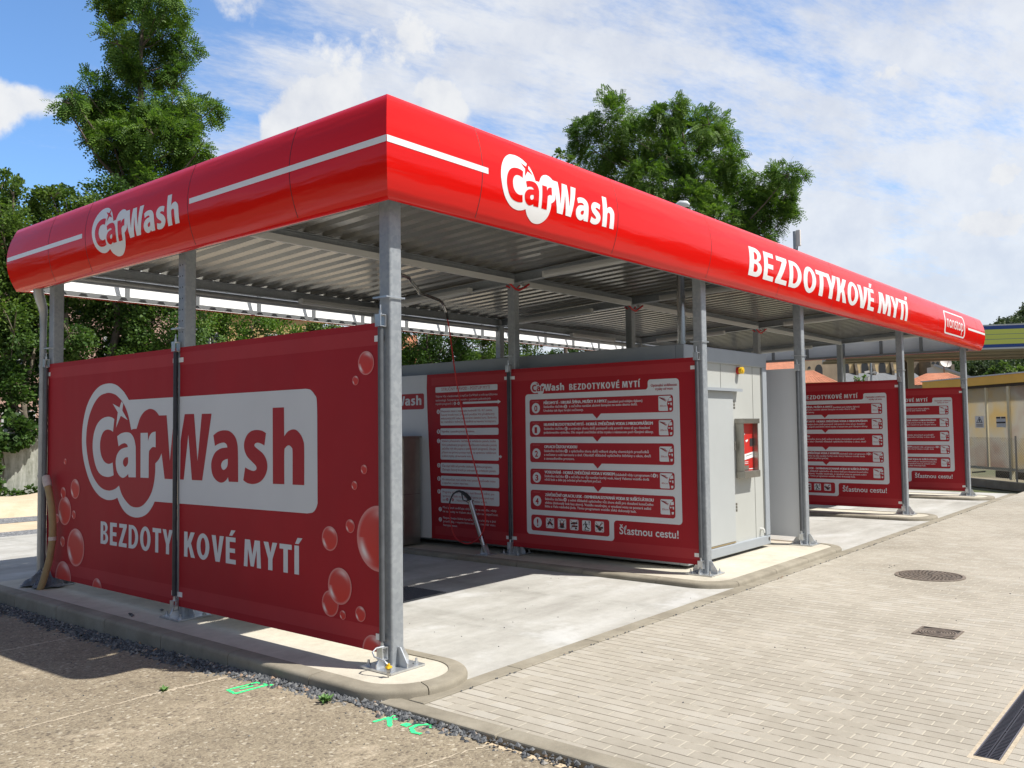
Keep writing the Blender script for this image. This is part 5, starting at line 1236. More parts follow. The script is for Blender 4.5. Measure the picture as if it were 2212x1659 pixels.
def tree(name, base, clumps, mat, label, cat='tree', group=None, trunk_r=.22, bk=None, seed=1, **kw):
    base = Vector(base); th = thing(name, tuple(base), label, cat, group)
    rnd = random.Random(seed); mb = MB()
    cs = [Vector(c) for c, r in clumps]; top = max(c.z for c in cs); mid = sum(cs, Vector())/len(cs)
    spine = [base]; n = 7
    for i in range(1, n+1):
        t_ = i/n; z = base.z+(top-base.z)*t_*.96
        near = [c for c in cs if abs(c.z-z) < (top-base.z)*.22] or [mid]
        m_ = sum(near, Vector())/len(near); k = min(1, t_*1.3)
        spine.append(Vector((base.x+(m_.x-base.x)*k*.7+rnd.uniform(-.15,.15), base.y+(m_.y-base.y)*k*.7, z)))
    sp_ = spline3(spine, 3); mb.tube(sp_, [trunk_r*(1-.88*i/(len(sp_)-1)) for i in range(len(sp_))], 9)
    tk = mb.build('trunk', bk or bark, th)
    mb = MB()
    for c, r in clumps:
        j = min(range(len(sp_)), key=lambda q: (sp_[q]-Vector((c[0],c[1],c[2]-.9*(Vector((c[0],c[1],0))-Vector((sp_[q].x,sp_[q].y,0))).length))).length)
        a = sp_[j]; c = Vector(c); rr_ = trunk_r*(1-.88*j/(len(sp_)-1))*.5
        m1 = a.lerp(c, .5)+Vector((0,0,-.12*(c-a).length)); pts = spline3([a, m1, c+(c-a).normalized()*r*.3], 3)
        mb.tube(pts, [max(.012, rr_*(1-.8*i/(len(pts)-1))) for i in range(len(pts))], 6)
        for q in range(3):
            v = Vector((rnd.gauss(0,1), rnd.gauss(0,1), rnd.gauss(.2,1))).normalized()*r*.8; mb.tube([c, c+v*.6+Vector((0,0,.05)), c+v], [.022,.014,.006], 5)
    mb.build('branches', bk or bark, tk)
    make_leaves('crown', clumps, mat, th, seed=seed, **kw)
    return th
def pxclumps(lst, D, jit=1.2, seed=1):
    rnd = random.Random(seed); out = []
    for x, y, r in lst:
        d = D+rnd.uniform(-jit, jit); p = at(x, y, d); out.append((p, r*d/FPX*1.08))
    return out
AC = [(300,-60,80),(255,5,44),(345,5,52),(375,-15,36),(300,60,58),(355,75,52),(392,112,34),(255,95,38),(180,228,34),(205,232,36),(250,240,44),(245,310,40),(240,335,36),(300,270,46),(385,285,40),(395,335,38),(325,140,66),(272,150,44),(392,170,36),(188,200,34),(158,212,30),(140,222,20),(225,215,40),(300,215,60),(372,225,52),(425,238,36),(458,236,22),(215,252,36),(262,285,46),(330,290,58),(400,300,46),(425,328,34),(212,318,24),(285,345,50),(352,352,50),(310,400,46),(252,372,36),(275,430,40),(340,420,40)]
b0 = at(285, 1000, 34); b0.z = -.15
tree('acacia_tree', b0, pxclumps(AC, 34, 1.3, 2), L_acacia, 'tall feathery acacia tree rising above the left end of the canopy', trunk_r=.30, seed=2, dens=225, L=.40, W=.125, leaflets=5, droop=.40)
RT = [(1330,262,60),(1268,282,34),(1246,300,22),(1300,325,55),(1385,300,55),(1450,240,42),(1425,262,35),(1480,295,55),(1440,345,60),(1532,268,34),(1548,300,42),(1562,345,46),(1590,385,46),(1520,390,58),(1650,392,40),(1700,378,34),(1728,384,16),(1690,425,38),(1602,445,56),(1665,475,42),(1700,462,22),(1400,392,58),(1345,380,48),(1640,505,38),(1560,480,56),(1480,450,60),(1600,520,40),(1420,450,60),(1540,560,60),(1460,560,60)]
b0 = at(1500, 1000, 46); b0.z = -.15
tree('acacia_tree', b0, pxclumps(RT, 46, 1.8, 3), L_acacia, 'broad green acacia tree behind the middle of the canopy roof', trunk_r=.38, seed=3, dens=215, L=.44, W=.15, leaflets=5, droop=.30)
b0 = at(1228, 1000, 40); b0.z = -.15
tree('yellowish_tree', b0, pxclumps([(1210,342,18),(1240,352,17),(1190,350,12),(1225,380,25),(1200,400,30),(1230,430,30),(1215,480,35)], 40, .5, 4), L_yel, 'small yellowish tree top just left of the broad acacia', trunk_r=.14, seed=4, dens=260, L=.2, W=.09)
LEFT = [
 ('conifer_like_tree', L_yel, 26.0, (35,1000), [(10,395,22),(30,430,34),(-5,450,50),(45,480,45),(10,520,60),(60,540,50),(20,600,70),(70,620,55),(0,680,60)], 'yellowish green tree at the far left edge behind the canopy corner', .20),
 ('broadleaf_tree', L_yel, 27.5, (130,1000), [(115,428,26),(150,440,28),(105,470,34),(150,480,44),(200,470,40),(130,530,55),(200,530,60),(140,600,60)], 'rounded yellow green tree between the left edge and the tall acacia', .20),
 ('broadleaf_tree', L_dark, 29.0, (230,1000), [(215,425,34),(260,430,36),(235,470,45),(290,480,50),(230,540,60),(300,560,60),(180,620,60),(240,640,70),(310,650,60)], 'dark leafy tree under the tall acacia behind the canopy', .22),
 ('broadleaf_tree', L_dark, 25.0, (62,1000), [(20,650,60),(70,680,50),(110,690,50),(30,720,55),(95,745,42),(0,780,50),(120,780,36),(15,850,40),(150,720,50)], 'dark tree with bare trunks beside the pinkish house at far left', .13),
 ('broadleaf_tree', L_dark, 27.0, (330,1000), [(200,700,60),(270,690,60),(340,700,60),(220,770,60),(300,780,65),(380,760,55),(400,690,50),(180,780,40)], 'dense dark tree seen between the two left canopy posts', .20),
 ('broadleaf_tree', L_acacia, 28.5, (520,1000), [(430,690,50),(490,700,55),(560,690,45),(600,720,45),(450,750,55),(520,760,55),(650,740,40),(690,720,42)], 'mid green tree seen above the big banner', .20),
 ('broadleaf_tree', L_light, 27.5, (700,1000), [(610,770,40),(660,760,30),(720,760,42),(760,740,38),(700,700,40),(780,770,40)], 'lighter green tree seen above the right half of the big banner', .16),
 ('broadleaf_tree', L_dark, 31.0, (900,1000), [(840,730,45),(900,740,50),(960,740,48),(870,700,40),(940,700,44),(1010,750,48),(1000,710,40),(900,790,50),(980,790,45)], 'dark tree seen past the corner post above the container roof', .2),
 ('broadleaf_tree', L_yel, 30.0, (985,1000), [(975,745,28),(1000,770,30),(950,775,26),(1030,780,26)], 'small yellowish tree above the container roof left of the hose', .1),
 ('broadleaf_tree', L_light, 32.0, (1100,1000), [(1060,745,40),(1110,755,40),(1155,760,34),(1080,790,45),(1140,790,36),(1050,700,40),(1120,710,34)], 'light green tree above the container roof by the second inner post', .18),
 ('broadleaf_tree', L_dark, 34.0, (1300,1000), [(1230,770,32),(1290,765,36),(1350,770,36),(1400,765,40),(1250,740,40),(1330,730,40),(1200,780,24)], 'dark tree filling the gap above the container near the flue pipe', .2),
]
for i, (nm, lm, D, bp, cl, lab, tr) in enumerate(LEFT):
    v = at(bp[0], 900, 1.0)-Vector(CAM); D = max(D, (27.9+.25*(i % 3))/v.y); b0 = at(bp[0], bp[1], D); b0.z = -.15
    tree(nm, b0, pxclumps([(a_,b_,c_*(1.25 if i < 3 else 1.08)) for a_, b_, c_ in cl], D, 1.0, 20+i), lm, lab, group='trees along the fence behind the car wash', trunk_r=tr, seed=30+i, dens=1150 if D < 31 else 900, L=.105, W=.042, droop=.2, bk=barkp if i == 3 else bark)
# slender pale trunks at the far left
for i, (x, top, lab) in enumerate(((88, 560, 'slender pale bare trunk at the far left, right of two'), (58, 620, 'slender grey bare trunk at the far left, left of two'))):
    p = at(x, 1010, 29.8+i*.4); p.z = -.15; q = at(x-6+i*10, top, 30.0); th = thing('bare_trunk', tuple(p), lab, 'tree')
    mb = MB(); sp_ = spline3([p, p.lerp(q, .5)+Vector((.12*(1-2*i), 0, 0)), q], 5); mb.tube(sp_, [.075-.04*k/(len(sp_)-1) for k in range(len(sp_))], 9); mb.build('trunk', barkp, th)
    mb = MB(); 
    for k in (6, 8, 9): mb.tube([sp_[k], sp_[k]+Vector((.4*(-1)**k, .1, .7)), sp_[k]+Vector((.7*(-1)**k, .2, 1.5))], [.035,.022,.010], 6)
    mb.build('branches', barkp, th)
# fence with ivy
fence_m, t, b, P = pmat('old_corrugated_sheet', (0.36,0.36,0.33), 0.85)
f = t.math('ADD', t.math('MULTIPLY', t.noise(t.n('ShaderNodeMapping', {0: P, 3: (3.0,3.0,0.5)}).outputs[0], 2.2, 6, 0.7), .75), t.math('MULTIPLY', t.noise(P, 9, 4, .6), .25))
t.t.links.new(t.ramp(f, [(0.3, (0.12,0.13,0.10)), (0.5, (0.30,0.31,0.27)), (0.7, (0.48,0.48,0.45))]), b.inputs['Base Color'])
th = thing('corrugated_fence', (5,21.4,-.15), 'weathered grey corrugated sheet fence overgrown with ivy behind the sand heap', 'fence')
for k in range(16):
    mb = MB(); xa = -2+k*2.2; vs = []; nn = 26
    for i in range(nn+1):
        x = xa+2.18*i/nn; y = 21.4+.028*math.sin(2*math.pi*i/nn*9)+(.02 if k % 2 else 0)
        vs += [(x, y, -.18), (x, y, 1.72)]
    mb.add(vs, [(2*i, 2*i+2, 2*i+3, 2*i+1) for i in range(nn)], 0, True); mb.build('fence_sheet', fence_m, th)
rnd = random.Random(9); cl = []
for k in range(150):
    x = rnd.uniform(0, 32); cl.append(((x, 21.2+rnd.uniform(-.15,.35), rnd.gauss(1.75,.28)), rnd.uniform(.25,.5)))
for k in range(26): cl.append(((rnd.uniform(4.2,5.1), 21.15, rnd.uniform(0,1.7)), rnd.uniform(.2,.4)))
for k in range(34): cl.append(((rnd.uniform(3,9), 21.0, rnd.uniform(-.05,.15)), rnd.uniform(.15,.28)))
iv = thing('ivy', (8,21.2,1.5), 'ivy mass hanging over the top of the corrugated fence', 'ivy')
make_leaves('foliage', cl, L_dark, iv, dens=520, L=.13, W=.06, droop=.6, seed=77)
mb = MB()
for k in range(14): x = 1+k*2.1; mb.tube([(x,21.33,-.15),(x+.1,21.3,.8),(x-.05,21.3,1.7)], .014, 5)
mb.build('stems', bark, iv)
# undergrowth behind the fence closes the view under the crowns
rnd = random.Random(12)
for i in range(9):
    x = 1+i*3.8; y = 24.5+rnd.uniform(-.6,.8)
    cl = [((x+rnd.uniform(-2,2), y+rnd.uniform(-.6,.6), rnd.uniform(.8,4.6)), rnd.uniform(.8,1.25)) for _ in range(9)]
    if i == 0 or i == 1: cl = [c for c in cl if c[0][2] < 1.8]
    tree('understorey_bush', (x, y, -.15), cl or [((x,y,1.0),.8)], L_dark, 'dark bush behind the fence, %s from the left in the row' % ('first','second','third','fourth','fifth','sixth','seventh','eighth','ninth')[i], 'bush', 'bushes behind the corrugated fence', .08, seed=60+i, dens=320, L=.18, W=.075, droop=.3)

# ------------------------------------------------------------------ houses behind the trees at left
pink = pmat('pink_plaster', (0.56,0.36,0.29), 0.85, 0, (.8, .9, 1.06))[0]
ochre = pmat('yellow_plaster', (0.58,0.41,0.19), 0.85, 0, (.6, .9, 1.06))[0]
tile = pmat('roof_tile', (0.44,0.17,0.09), 0.8, 0, (3, .75, 1.2))[0]
glass = pmat('window_glass', (0.05,0.06,0.07), 0.12, 0, None, None, .3)[0]
wframe = pmat('window_frame_white', (0.62,0.62,0.6), 0.5)[0]
dark_roof = pmat('slate_roof', (0.13,0.14,0.155), 0.6, 0, (2, .8, 1.2))[0]
def frame_at(p, toward):
    """local axes: u to the right as seen from the camera, w away"""
    w_ = Vector((toward.x, toward.y, 0)).normalized(); u_ = Vector((w_.y, -w_.x, 0)); return u_, w_
def obox(mb, o, u_, w_, a0, a1, b0, b1, z0, z1, m=0):
    P = lambda a, b_, z: tuple(o + u_*a + w_*b_ + Vector((0,0,z)))
    mb.add([P(a0,b0,z0),P(a1,b0,z0),P(a1,b1,z0),P(a0,b1,z0),P(a0,b0,z1),P(a1,b0,z1),P(a1,b1,z1),P(a0,b1,z1)], [(3,2,1,0),(4,5,6,7),(0,1,5,4),(1,2,6,5),(2,3,7,6),(3,0,4,7)], m)
def house(x, D, half_w, depth, h_eave, h_ridge, wall_m, roof_m, label, wins=(), turn=0.0, hip=False, cat='house', name='house'):
    o = at(x, 918, D); o.z = -.15; d = o-Vector(CAM); d.rotate(Matrix.Rotation(turn, 3, 'Z')); u_, w_ = frame_at(o, d)
    th = thing(name, tuple(o), label, cat); mb = MB(); obox(mb, o, u_, w_, -half_w, half_w, 0, depth, 0, h_eave); mb.build('wall', wall_m, th)
    P = lambda a, b_, z: tuple(o + u_*a + w_*b_ + Vector((0,0,z)))
    mb = MB(); e = .35; r0 = half_w*.55 if hip else half_w+e
    A_, B_, C_, D_ = P(-half_w-e,-e,h_eave-.05), P(half_w+e,-e,h_eave-.05), P(half_w+e,depth+e,h_eave-.05), P(-half_w-e,depth+e,h_eave-.05)
    R0, R1 = P(-half_w-e+(half_w-.2 if hip else 0), depth/2, h_ridge), P(half_w+e-(half_w-.2 if hip else 0), depth/2, h_ridge)
    mb.add([A_,B_,C_,D_,R0,R1], [(0,1,5,4),(2,3,4,5),(1,2,5),(3,0,4),(3,2,1,0)])
    if roof_m is tile:                         # rows of tiles as low rolls
        n = int((2*half_w+2*e)/.22)
        for i in range(n):
            t_ = (i+.5)/n; a = Vector(A_).lerp(Vector(B_), t_); q = Vector(R0).lerp(Vector(R1), t_); mb.bar(a+Vector((0,0,.006)), q+Vector((0,0,.006)), .13, .016)
    mb.build('roof', roof_m, th)
    for (a, z, ww, hh) in wins:
        mb = MB(); obox(mb, o, u_, w_, a-ww/2, a+ww/2, -.06, .02, z, z+hh); wd = mb.build('window', wframe, th)
        mb = MB(); k = .09; obox(mb, o, u_, w_, a-ww/2+k, a-.03, -.065, -.01, z+k, z+hh-k); obox(mb, o, u_, w_, a+.03, a+ww/2-k, -.065, -.01, z+k, z+hh-k); mb.build('pane', glass, wd)
    return th
house(40, 44, 7.5, 9, 8.5, 11.5, pink, tile, 'pinkish plastered house glimpsed between the bare trunks at far left', [(-4,1.2,1.3,1.6),(0,1.2,1.3,1.6),(4,1.2,1.3,1.6),(-4,4.6,1.3,1.6),(0,4.6,1.3,1.6),(4,4.6,1.3,1.6)])
house(380, 58, 9, 10, 9.5, 12.5, ochre, tile, 'yellow house glimpsed through the leaves above the big banner', [(-6,2,1.4,1.8),(-2,2,1.4,1.8),(2,2,1.4,1.8),(6,2,1.4,1.8),(-6,6.2,1.4,1.8),(-2,6.2,1.4,1.8),(2,6.2,1.4,1.8),(6,6.2,1.4,1.8)])
house(700, 66, 7, 9, 6.4, 9.3, ochre, tile, 'house with an orange tiled roof behind the trees above the banner', [(-3,2,1.3,1.6),(1,2,1.3,1.6),(4,2,1.3,1.6)])

# ------------------------------------------------------------------ the town at right
house(1682, 72, 1.2, 7, at(1682,800,72).z+.15, at(1682,779,75.5).z+.15, ochre, tile, 'orange roofed house behind the container, under the canopy', [(0,1.5,.9,1.4)])
house(1742, 62, 1.75, 4, at(1742,826,62).z+.15, at(1742,801,64).z+.15, ochre, tile, 'orange roofed house left of the ochre church', [(0,1.2,1,1.2)], hip=True)
stone = pmat('dark_sandstone', (0.20,0.165,0.125), 0.9, 0, (1.2, .65, 1.25))[0]
stoned = pmat('buttress_stone', (0.13,0.105,0.078), 0.9, 0, (1.2, .65, 1.25))[0]
chglass = pmat('leaded_glass', (0.022,0.024,0.028), 0.7)[0]
chpl = pmat('church_plaster', (0.64,0.47,0.25), 0.9, 0, (.25, .88, 1.06))[0]
beige = pmat('weathered_render', (0.34,0.26,0.18), 0.9, 0, (.4, .75, 1.15))[0]
D = 190.0; o = at(1905, 918, D); o.z = -.15; d = o-Vector(CAM); d.rotate(Matrix.Rotation(RAD(30), 3, 'Z')); u_, w_ = frame_at(o, d); k = D/FPX/math.cos(RAD(30))
church = thing('church', tuple(o), 'ochre gothic church with pointed windows and stone buttresses behind the canopy', 'church')
ux_ = lambda x: (x-1905)*k
def zy(y, x=1905): return at(x, y, D).z+.15
def arch_poly(cx, w2, z0, z1): 
    s_ = w2*1.3; pts = [(cx-w2, z0), (cx+w2, z0), (cx+w2, z1-s_)]
    pts += [(cx+w2*math.cos(t_), z1-s_+s_*math.sin(t_)) for t_ in (RAD(30), RAD(60))] + [(cx, z1)] + [(cx-w2*math.cos(t_), z1-s_+s_*math.sin(t_)) for t_ in (RAD(60), RAD(30))] + [(cx-w2, z1-s_)]
    return pts
PF = lambda a, z, b_: tuple(o+u_*a+w_*b_+Vector((0,0,z)))
top = zy(745)
mb = MB(); obox(mb, o, u_, w_, ux_(1826), ux_(1960), 0, 16, 0, top); mb.build('nave_wall', chpl, church)
mb = MB(); obox(mb, o, u_, w_, ux_(1738), ux_(1825.8), -2, 14, 0, top+1); mb.build('west_block', beige, church)
mb = MB(); obox(mb, o, u_, w_, ux_(1960.2), ux_(2030), 1.5, 15, 0, zy(772)); obox(mb, o, u_, w_, ux_(1985), ux_(2018), -2.5, 1.4, 0, zy(779)); mb.build('choir_wall', stone, church)
mb = MB(); a0, a1, zt = ux_(1735), ux_(1962), top
mb.add([PF(a0,zt+.02,-1),PF(a1,zt+.02,-1),PF(a1,zt+.02,17),PF(a0,zt+.02,17),PF(a0,zt+9,8),PF(a1,zt+9,8)], [(0,1,5,4),(2,3,4,5),(1,2,5),(3,0,4),(3,2,1,0)]); mb.build('roof', dark_roof, church)
mb = MB(); zb = zy(806); mb.add([PF(ux_(1826),zb,-.05),PF(ux_(1968),zb,-.05),PF(ux_(1972),zb-2.6,-5),PF(ux_(1822),zb-2.6,-5),PF(ux_(1826),0,-.05),PF(ux_(1968),0,-.05),PF(ux_(1972),0,-5),PF(ux_(1822),0,-5)], [(0,3,2,1),(4,5,6,7),(3,7,6,2),(0,4,7,3),(1,2,6,5)]); mb.build('aisle_roof', dark_roof, church)
for x in (1842, 1877, 1909, 1944):
    mb = MB(); mb.prism(arch_poly(ux_(x), .88, zy(806), zy(780)), lambda a, z, d: PF(a, z, d), -.02, .3); wd = mb.build('window', beige, church)
    mb = MB(); mb.prism(arch_poly(ux_(x), .70, zy(805), zy(781.5)), lambda a, z, d: PF(a, z, d), -.04, .2); mb.build('pane', chglass, wd)
for x in (1861, 1893, 1927, 1955):
    mb = MB(); mb.prism([(0,0),(-.9,0),(-.9,zy(801)),(-.6,zy(793)),(-.4,zy(784)),(0,zy(781))], lambda b_, z, d: PF(ux_(x)+d-.25, z, b_), -.27, .27); mb.build('buttress', stoned, church)
for x, y0_, y1_, w2 in ((1785,788,818,.75),(1752,783,788,.3),(1768,792,797,.3)):
    mb = MB(); mb.prism(arch_poly(ux_(x), w2, zy(y1_), zy(y0_)), lambda a, z, d: PF(a, z, d), -2.06, -1.5); wd = mb.build('window', chglass, church)
for x in (1990, 1998, 2011): 
    mb = MB(); mb.prism(arch_poly(ux_(x), .32, zy(806), zy(783)), lambda a, z, d: PF(a, z, d), -2.56, -2.2); mb.build('window', chglass, church)
for x in (1983, 2019): 
    mb = MB(); obox(mb, o, u_, w_, ux_(x)-.4, ux_(x)+.4, -3.6, -2.5, 0, zy(790)); mb.build('buttress', stone, church)
gold = pmat('gilded_copper', (0.45,0.24,0.07), 0.4, 0.7)[0]
mb = MB(); c0 = PF(ux_(1907.5), top+8.5, 8); zc = at(1907.5, 579, D).z; zb_ = at(1907.5, 596, D).z
mb.tube([(c0[0],c0[1],c0[2]),(c0[0],c0[1],zb_)], .11, 8); sp2 = mb.build('spire_rod', iron, church)
mb = MB(); mb.lathe((c0[0],c0[1],zb_), [(.05,-.55),(.4,-.35),(.52,0),(.4,.35),(.05,.55)], 12); mb.build('ball', gold, sp2)
mb = MB(); mb.tube([(c0[0],c0[1],zb_+.5),(c0[0],c0[1],zc)], .08, 6); mb.bar(Vector((c0[0],c0[1],zc-.75))-u_*.5, Vector((c0[0],c0[1],zc-.75))+u_*.5, .14, .14); mb.build('cross', iron, sp2)
# white gabled house with a satellite dish, small tiled roof
whitew = pmat('white_render', (0.66,0.63,0.60), 0.8, 0, (.8, .92, 1.04))[0]
D = 70; o = at(2040, 918, D); o.z = -.15; u_, w_ = frame_at(o, o-Vector(CAM)); k = D/FPX
gh = thing('gabled_house', tuple(o), 'white gabled house with a sloping grey roof edge beyond the yellow enclosure', 'house')
g = lambda x, y: ((x-2040)*k, at(x, y, D).z+.15)
p0, p1, p2 = g(2013,800), g(2030,791), g(2118,833)
mb = MB(); mb.prism([(g(2013,0)[0],0), (p2[0],0), p2, p1, (p1[0]-.1,p1[1]), (g(2013,0)[0], p1[1]-.1)], lambda a, z, d: PF(a, z, d), 0, 8); mb.build('wall', whitew, gh)
mb = MB(); mb.bar(Vector(PF(p1[0]-.15,p1[1]+.1,4)), Vector(PF(p2[0]+.3,p2[1]-.0,4)), 8.6, .16); mb.build('roof', pmat('pale_grey_roof', (0.45,0.46,0.49), 0.5)[0], gh)
D2 = 58; c = at(2042.3, 785, D2)
dsh = thing('satellite_dish', tuple(c), 'round white satellite dish on the gable of the white house', 'dish'); rD = 10.5*D2/FPX
mb = MB(); d_ = ((Vector(CAM)-c).normalized()*.75+SUN_DIR*.55).normalized(); uu = Vector((0,0,1)).cross(d_).normalized(); vv_ = d_.cross(uu); vs = []; 
for j in range(6):
    r = rD*j/5
    for i in range(24): a = 2*math.pi*i/24; vs.append(c+uu*r*math.cos(a)+vv_*r*math.sin(a)+d_*(.10*(j/5)**2))
mb.add(vs, [(j*24+i, j*24+(i+1) % 24, (j+1)*24+(i+1) % 24, (j+1)*24+i) for j in range(5) for i in range(24)], 0, True); mb.build('reflector', whitew, dsh)
mb = MB(); mb.tube([c-d_*.05, c-d_*.25, c-d_*.25-Vector((0,0,.6))], .035, 8); mb.tube([c-vv_*rD*.9, c+d_*.4-vv_*.1], .015, 6); mb.build('arm', iron, dsh)
th = house(2028, 55, 1.75, 4.2, at(2028,829,55).z+.15, at(2028,806,57).z+.15, whitew, tile, 'small house with a steep orange tiled roof in front of the white gable', (), hip=True)
# security camera post
D = 40; p = at(1885.5, 918, D); p.z = -.12; zt = at(1885.5, 784, D).z
cp = thing('camera_post', tuple(p), 'slim grey post with two white security cameras before the church', 'camera post')
mb = MB(); mb.tube([p, Vector((p.x,p.y,zt))], .045, 10); mb.build('post', galv, cp); u_, w_ = frame_at(p, p-Vector(CAM))
for s_, dz in ((-1,-.38),(1,-.42)):
    mb = MB(); c = Vector((p.x,p.y,zt+dz)); mb.bar(c, c+u_*s_*.10, .025, .025); mb.bar(c+u_*s_*.08-w_*.05+Vector((0,0,.02)), c+u_*s_*.26-w_*.12-Vector((0,0,.02)), .085, .085); mb.build('camera', whitew, cp)
mb = MB(); c = Vector((p.x,p.y,zt-.75)); mb.bar(c-u_*.16-w_*.1-Vector((0,0,.14)), c-u_*.16-w_*.1+Vector((0,0,.14)), .16, .14); mb.build('junction_box', whitew, cp)
# filling station canopy
D = 48; o = at(2160, 918, D); o.z = -.12; d = at(2120,918,D)-Vector(CAM); d.rotate(Matrix.Rotation(RAD(13), 3, 'Z')); u_, w_ = frame_at(o, d); k = D/FPX
st = thing('station_canopy', tuple(o), 'filling station canopy with a blue and yellow striped edge at right', 'canopy')
navy = pmat('navy_blue', (0.016,0.06,0.26), 0.4)[0]; lime = pmat('lime_yellow', (0.62,0.66,0.12), 0.45)[0]; lgrey = pmat('light_grey_panel', (0.55,0.57,0.58), 0.5)[0]
soff = pmat('soffit_beige', (0.40,0.36,0.30), 0.6, 0, (.8, .9, 1.06))[0]
z = lambda y: at(2160, y, D).z+.12
zt, zb = z(700), z(754); aL, aR = (1868-2160)*k, 9.0
mb = MB(); obox(mb, o, u_, w_, aL, aR, .03, 7, zb+.03, zt-.02); mb.build('soffit', soff, st)
hgt = zt-zb
for a, b_, m in ((0,.06,lgrey),(.06,.20,navy),(.20,.80,lime),(.80,.93,navy),(.93,1.0,lgrey)):
    mb = MB(); obox(mb, o, u_, w_, aL, aR, 0, .028, zt-hgt*b_+.004, zt-hgt*a-.004); mb.build('edge_stripe', m, st)
mb = MB()
for a in (.40,.60): obox(mb, o, u_, w_, aL, aR, -.004, 0, zt-hgt*a-.008, zt-hgt*a+.008)
mb.build('edge_groove', navy, st)
for b_ in (2.3, 4.6, 6.8):
    mb = MB(); obox(mb, o, u_, w_, aL, aR, b_, b_+.18, zb-.06, zb+.02)
    mb.build('soffit_beam', soff, st)
def st_ab(x, D_):
    q = at(x, 918, D_)-o; return q.dot(u_), q.dot(w_)
for x, D_, hw, nm in ((1972, 53.5, .16, 'cream_pillar'), (1822, 50.5, .19, 'pale_pillar')):
    a, b_ = st_ab(x, D_); mb = MB(); obox(mb, o, u_, w_, a-hw, a+hw, b_, b_+.3, 0, zb+.03); mb.build('pillar', pmat(nm, (0.56,0.53,0.44) if x > 1900 else (0.58,0.60,0.62), 0.6)[0], st)
a, b_ = st_ab(1961, 53.0); q = [PF(a-.2, zb-.02, b_), PF(a, zb-.2, b_), PF(a, zb-.5, b_), PF(a, .05, b_)]
mb = MB(); mb.tube(q, .085, 10); mb.build('drain_pipe', pmat('brown_pipe', (0.10,0.075,0.06), 0.5)[0], st)
# yellow enclosure with translucent panels
th_dir = (Vector((24.512,.008,0))-Vector((26.262,1.703,0))).normalized()
E0 = Vector((27.9, 3.30, ZP)); u_ = th_dir; w_ = Vector((-u_.y, u_.x, 0)); w_ = w_ if w_.dot(E0-Vector(CAM)) > 0 else -w_
o = E0
enc = thing('translucent_enclosure', tuple(o), 'low enclosure of cloudy translucent panels under a yellow top band at right', 'enclosure')
yel = pmat('yellow_band', (0.85,0.50,0.08), 0.5, 0, (2, .92, 1.05))[0]; cream = pmat('cream_frame', (0.66,0.60,0.41), 0.6)[0]
poly, t, b, P = pmat('cloudy_polycarbonate', (0.44,0.41,0.34), 0.28, 0)
f = t.noise(t.n('ShaderNodeMapping', {0: P, 3: (.7,.7,.9)}).outputs[0], 1.1, 3, 0.5)
t.t.links.new(t.ramp(f, [(0.3, (0.55,0.46,0.39)), (0.5, (0.62,0.58,0.51)), (0.70, (0.64,0.53,0.34))]), b.inputs['Base Color'])
trn = t.n('ShaderNodeBsdfTranslucent', {0: t.ramp(f, [(0.3, (0.52,0.42,0.36)), (0.5, (0.60,0.58,0.53)), (0.70, (0.66,0.55,0.33))])})
mxs = t.n('ShaderNodeMixShader', {0: 0.68, 1: b.outputs[0], 2: trn.outputs[0]}); t.t.links.new(mxs.outputs[0], poly.node_tree.nodes['Material Output'].inputs[0])
LEN = 9.0
mb = MB(); obox(mb, o, u_, w_, -.2, LEN, -.12, .35, 2.845, 3.10); mb.build('top_band', yel, enc)
mb = MB(); obox(mb, o, u_, w_, -.25, LEN, -.16, .40, 3.102, 3.14); mb.build('roof_edge', lgrey, enc)
mb = MB(); obox(mb, o, u_, w_, -.1, LEN, -.05, .25, 2.76, 2.842); mb.build('dark_rail', irond, enc)  # dark rail under the yellow band
post_a = [i*1.06 for i in range(9)]
for i, a in enumerate(post_a):
    wd = .06 if i % 2 else .10
    mb = MB(); obox(mb, o, u_, w_, a-wd/2, a+wd/2, -.05, .06, .0 if i % 2 == 0 else .30, 2.76); mb.build('frame_post', cream, enc)
mb = MB(); obox(mb, o, u_, w_, 0, LEN, -.04, .05, .26, .34); mb.build('bottom_rail', cream, enc)
for i in range(len(post_a)-1):
    mb = MB(); obox(mb, o, u_, w_, post_a[i]+.05, post_a[i+1]-.05, 0, .02, .34, 2.76); mb.build('panel', poly, enc)
mb = MB(); q = [PF(1.2,.0,.4), PF(1.3,.12,.3), PF(1.9,.10,.2), PF(2.5,.16,.3)]; mb.tube(spline3(q,4), .025, 8); tag(mb.build('black_hose', rubber), 'black hose lying under the translucent panels', 'hose')
mb = MB(); obox(mb, o, u_, w_, 3.0, 4.4, .3, .8, 0, .22); tag(mb.build('dark_trough', irond), 'low dark trough under the translucent panels', 'trough')
def encl_px(x, y):                               # where a sight line meets the enclosure's front
    d = at(x, y, 1.0)-Vector(CAM); tt = (E0-Vector(CAM)).dot(w_)/d.dot(w_); q = Vector(CAM)+d*tt-E0; return q.dot(u_), q.z
sg = thing('warning_sign', tuple(at(2121,910,30)), 'white sign with a black warning triangle on the translucent panel', 'sign')
a0, z1_ = encl_px(2111, 899); a1, z0_ = encl_px(2131, 924)
mb = MB(); obox(mb, o, u_, w_, a0, a1, -.075, -.065, z0_, z1_); mb.build('plate', fwhite, sg)
A = Art(); W, H = a1-a0, z1_-z0_; q = lambda a, b_: (a0+a*W, z0_+b_*H)
A.poly([q(.14,.42), q(.86,.42), q(.5,.97)], 0, 1); A.poly([q(.24,.47), q(.76,.47), q(.5,.87)], 1, 2); A.poly([q(.44,.52), q(.62,.52), q(.55,.62), q(.60,.72), q(.48,.78), q(.42,.66)], 0, 3)
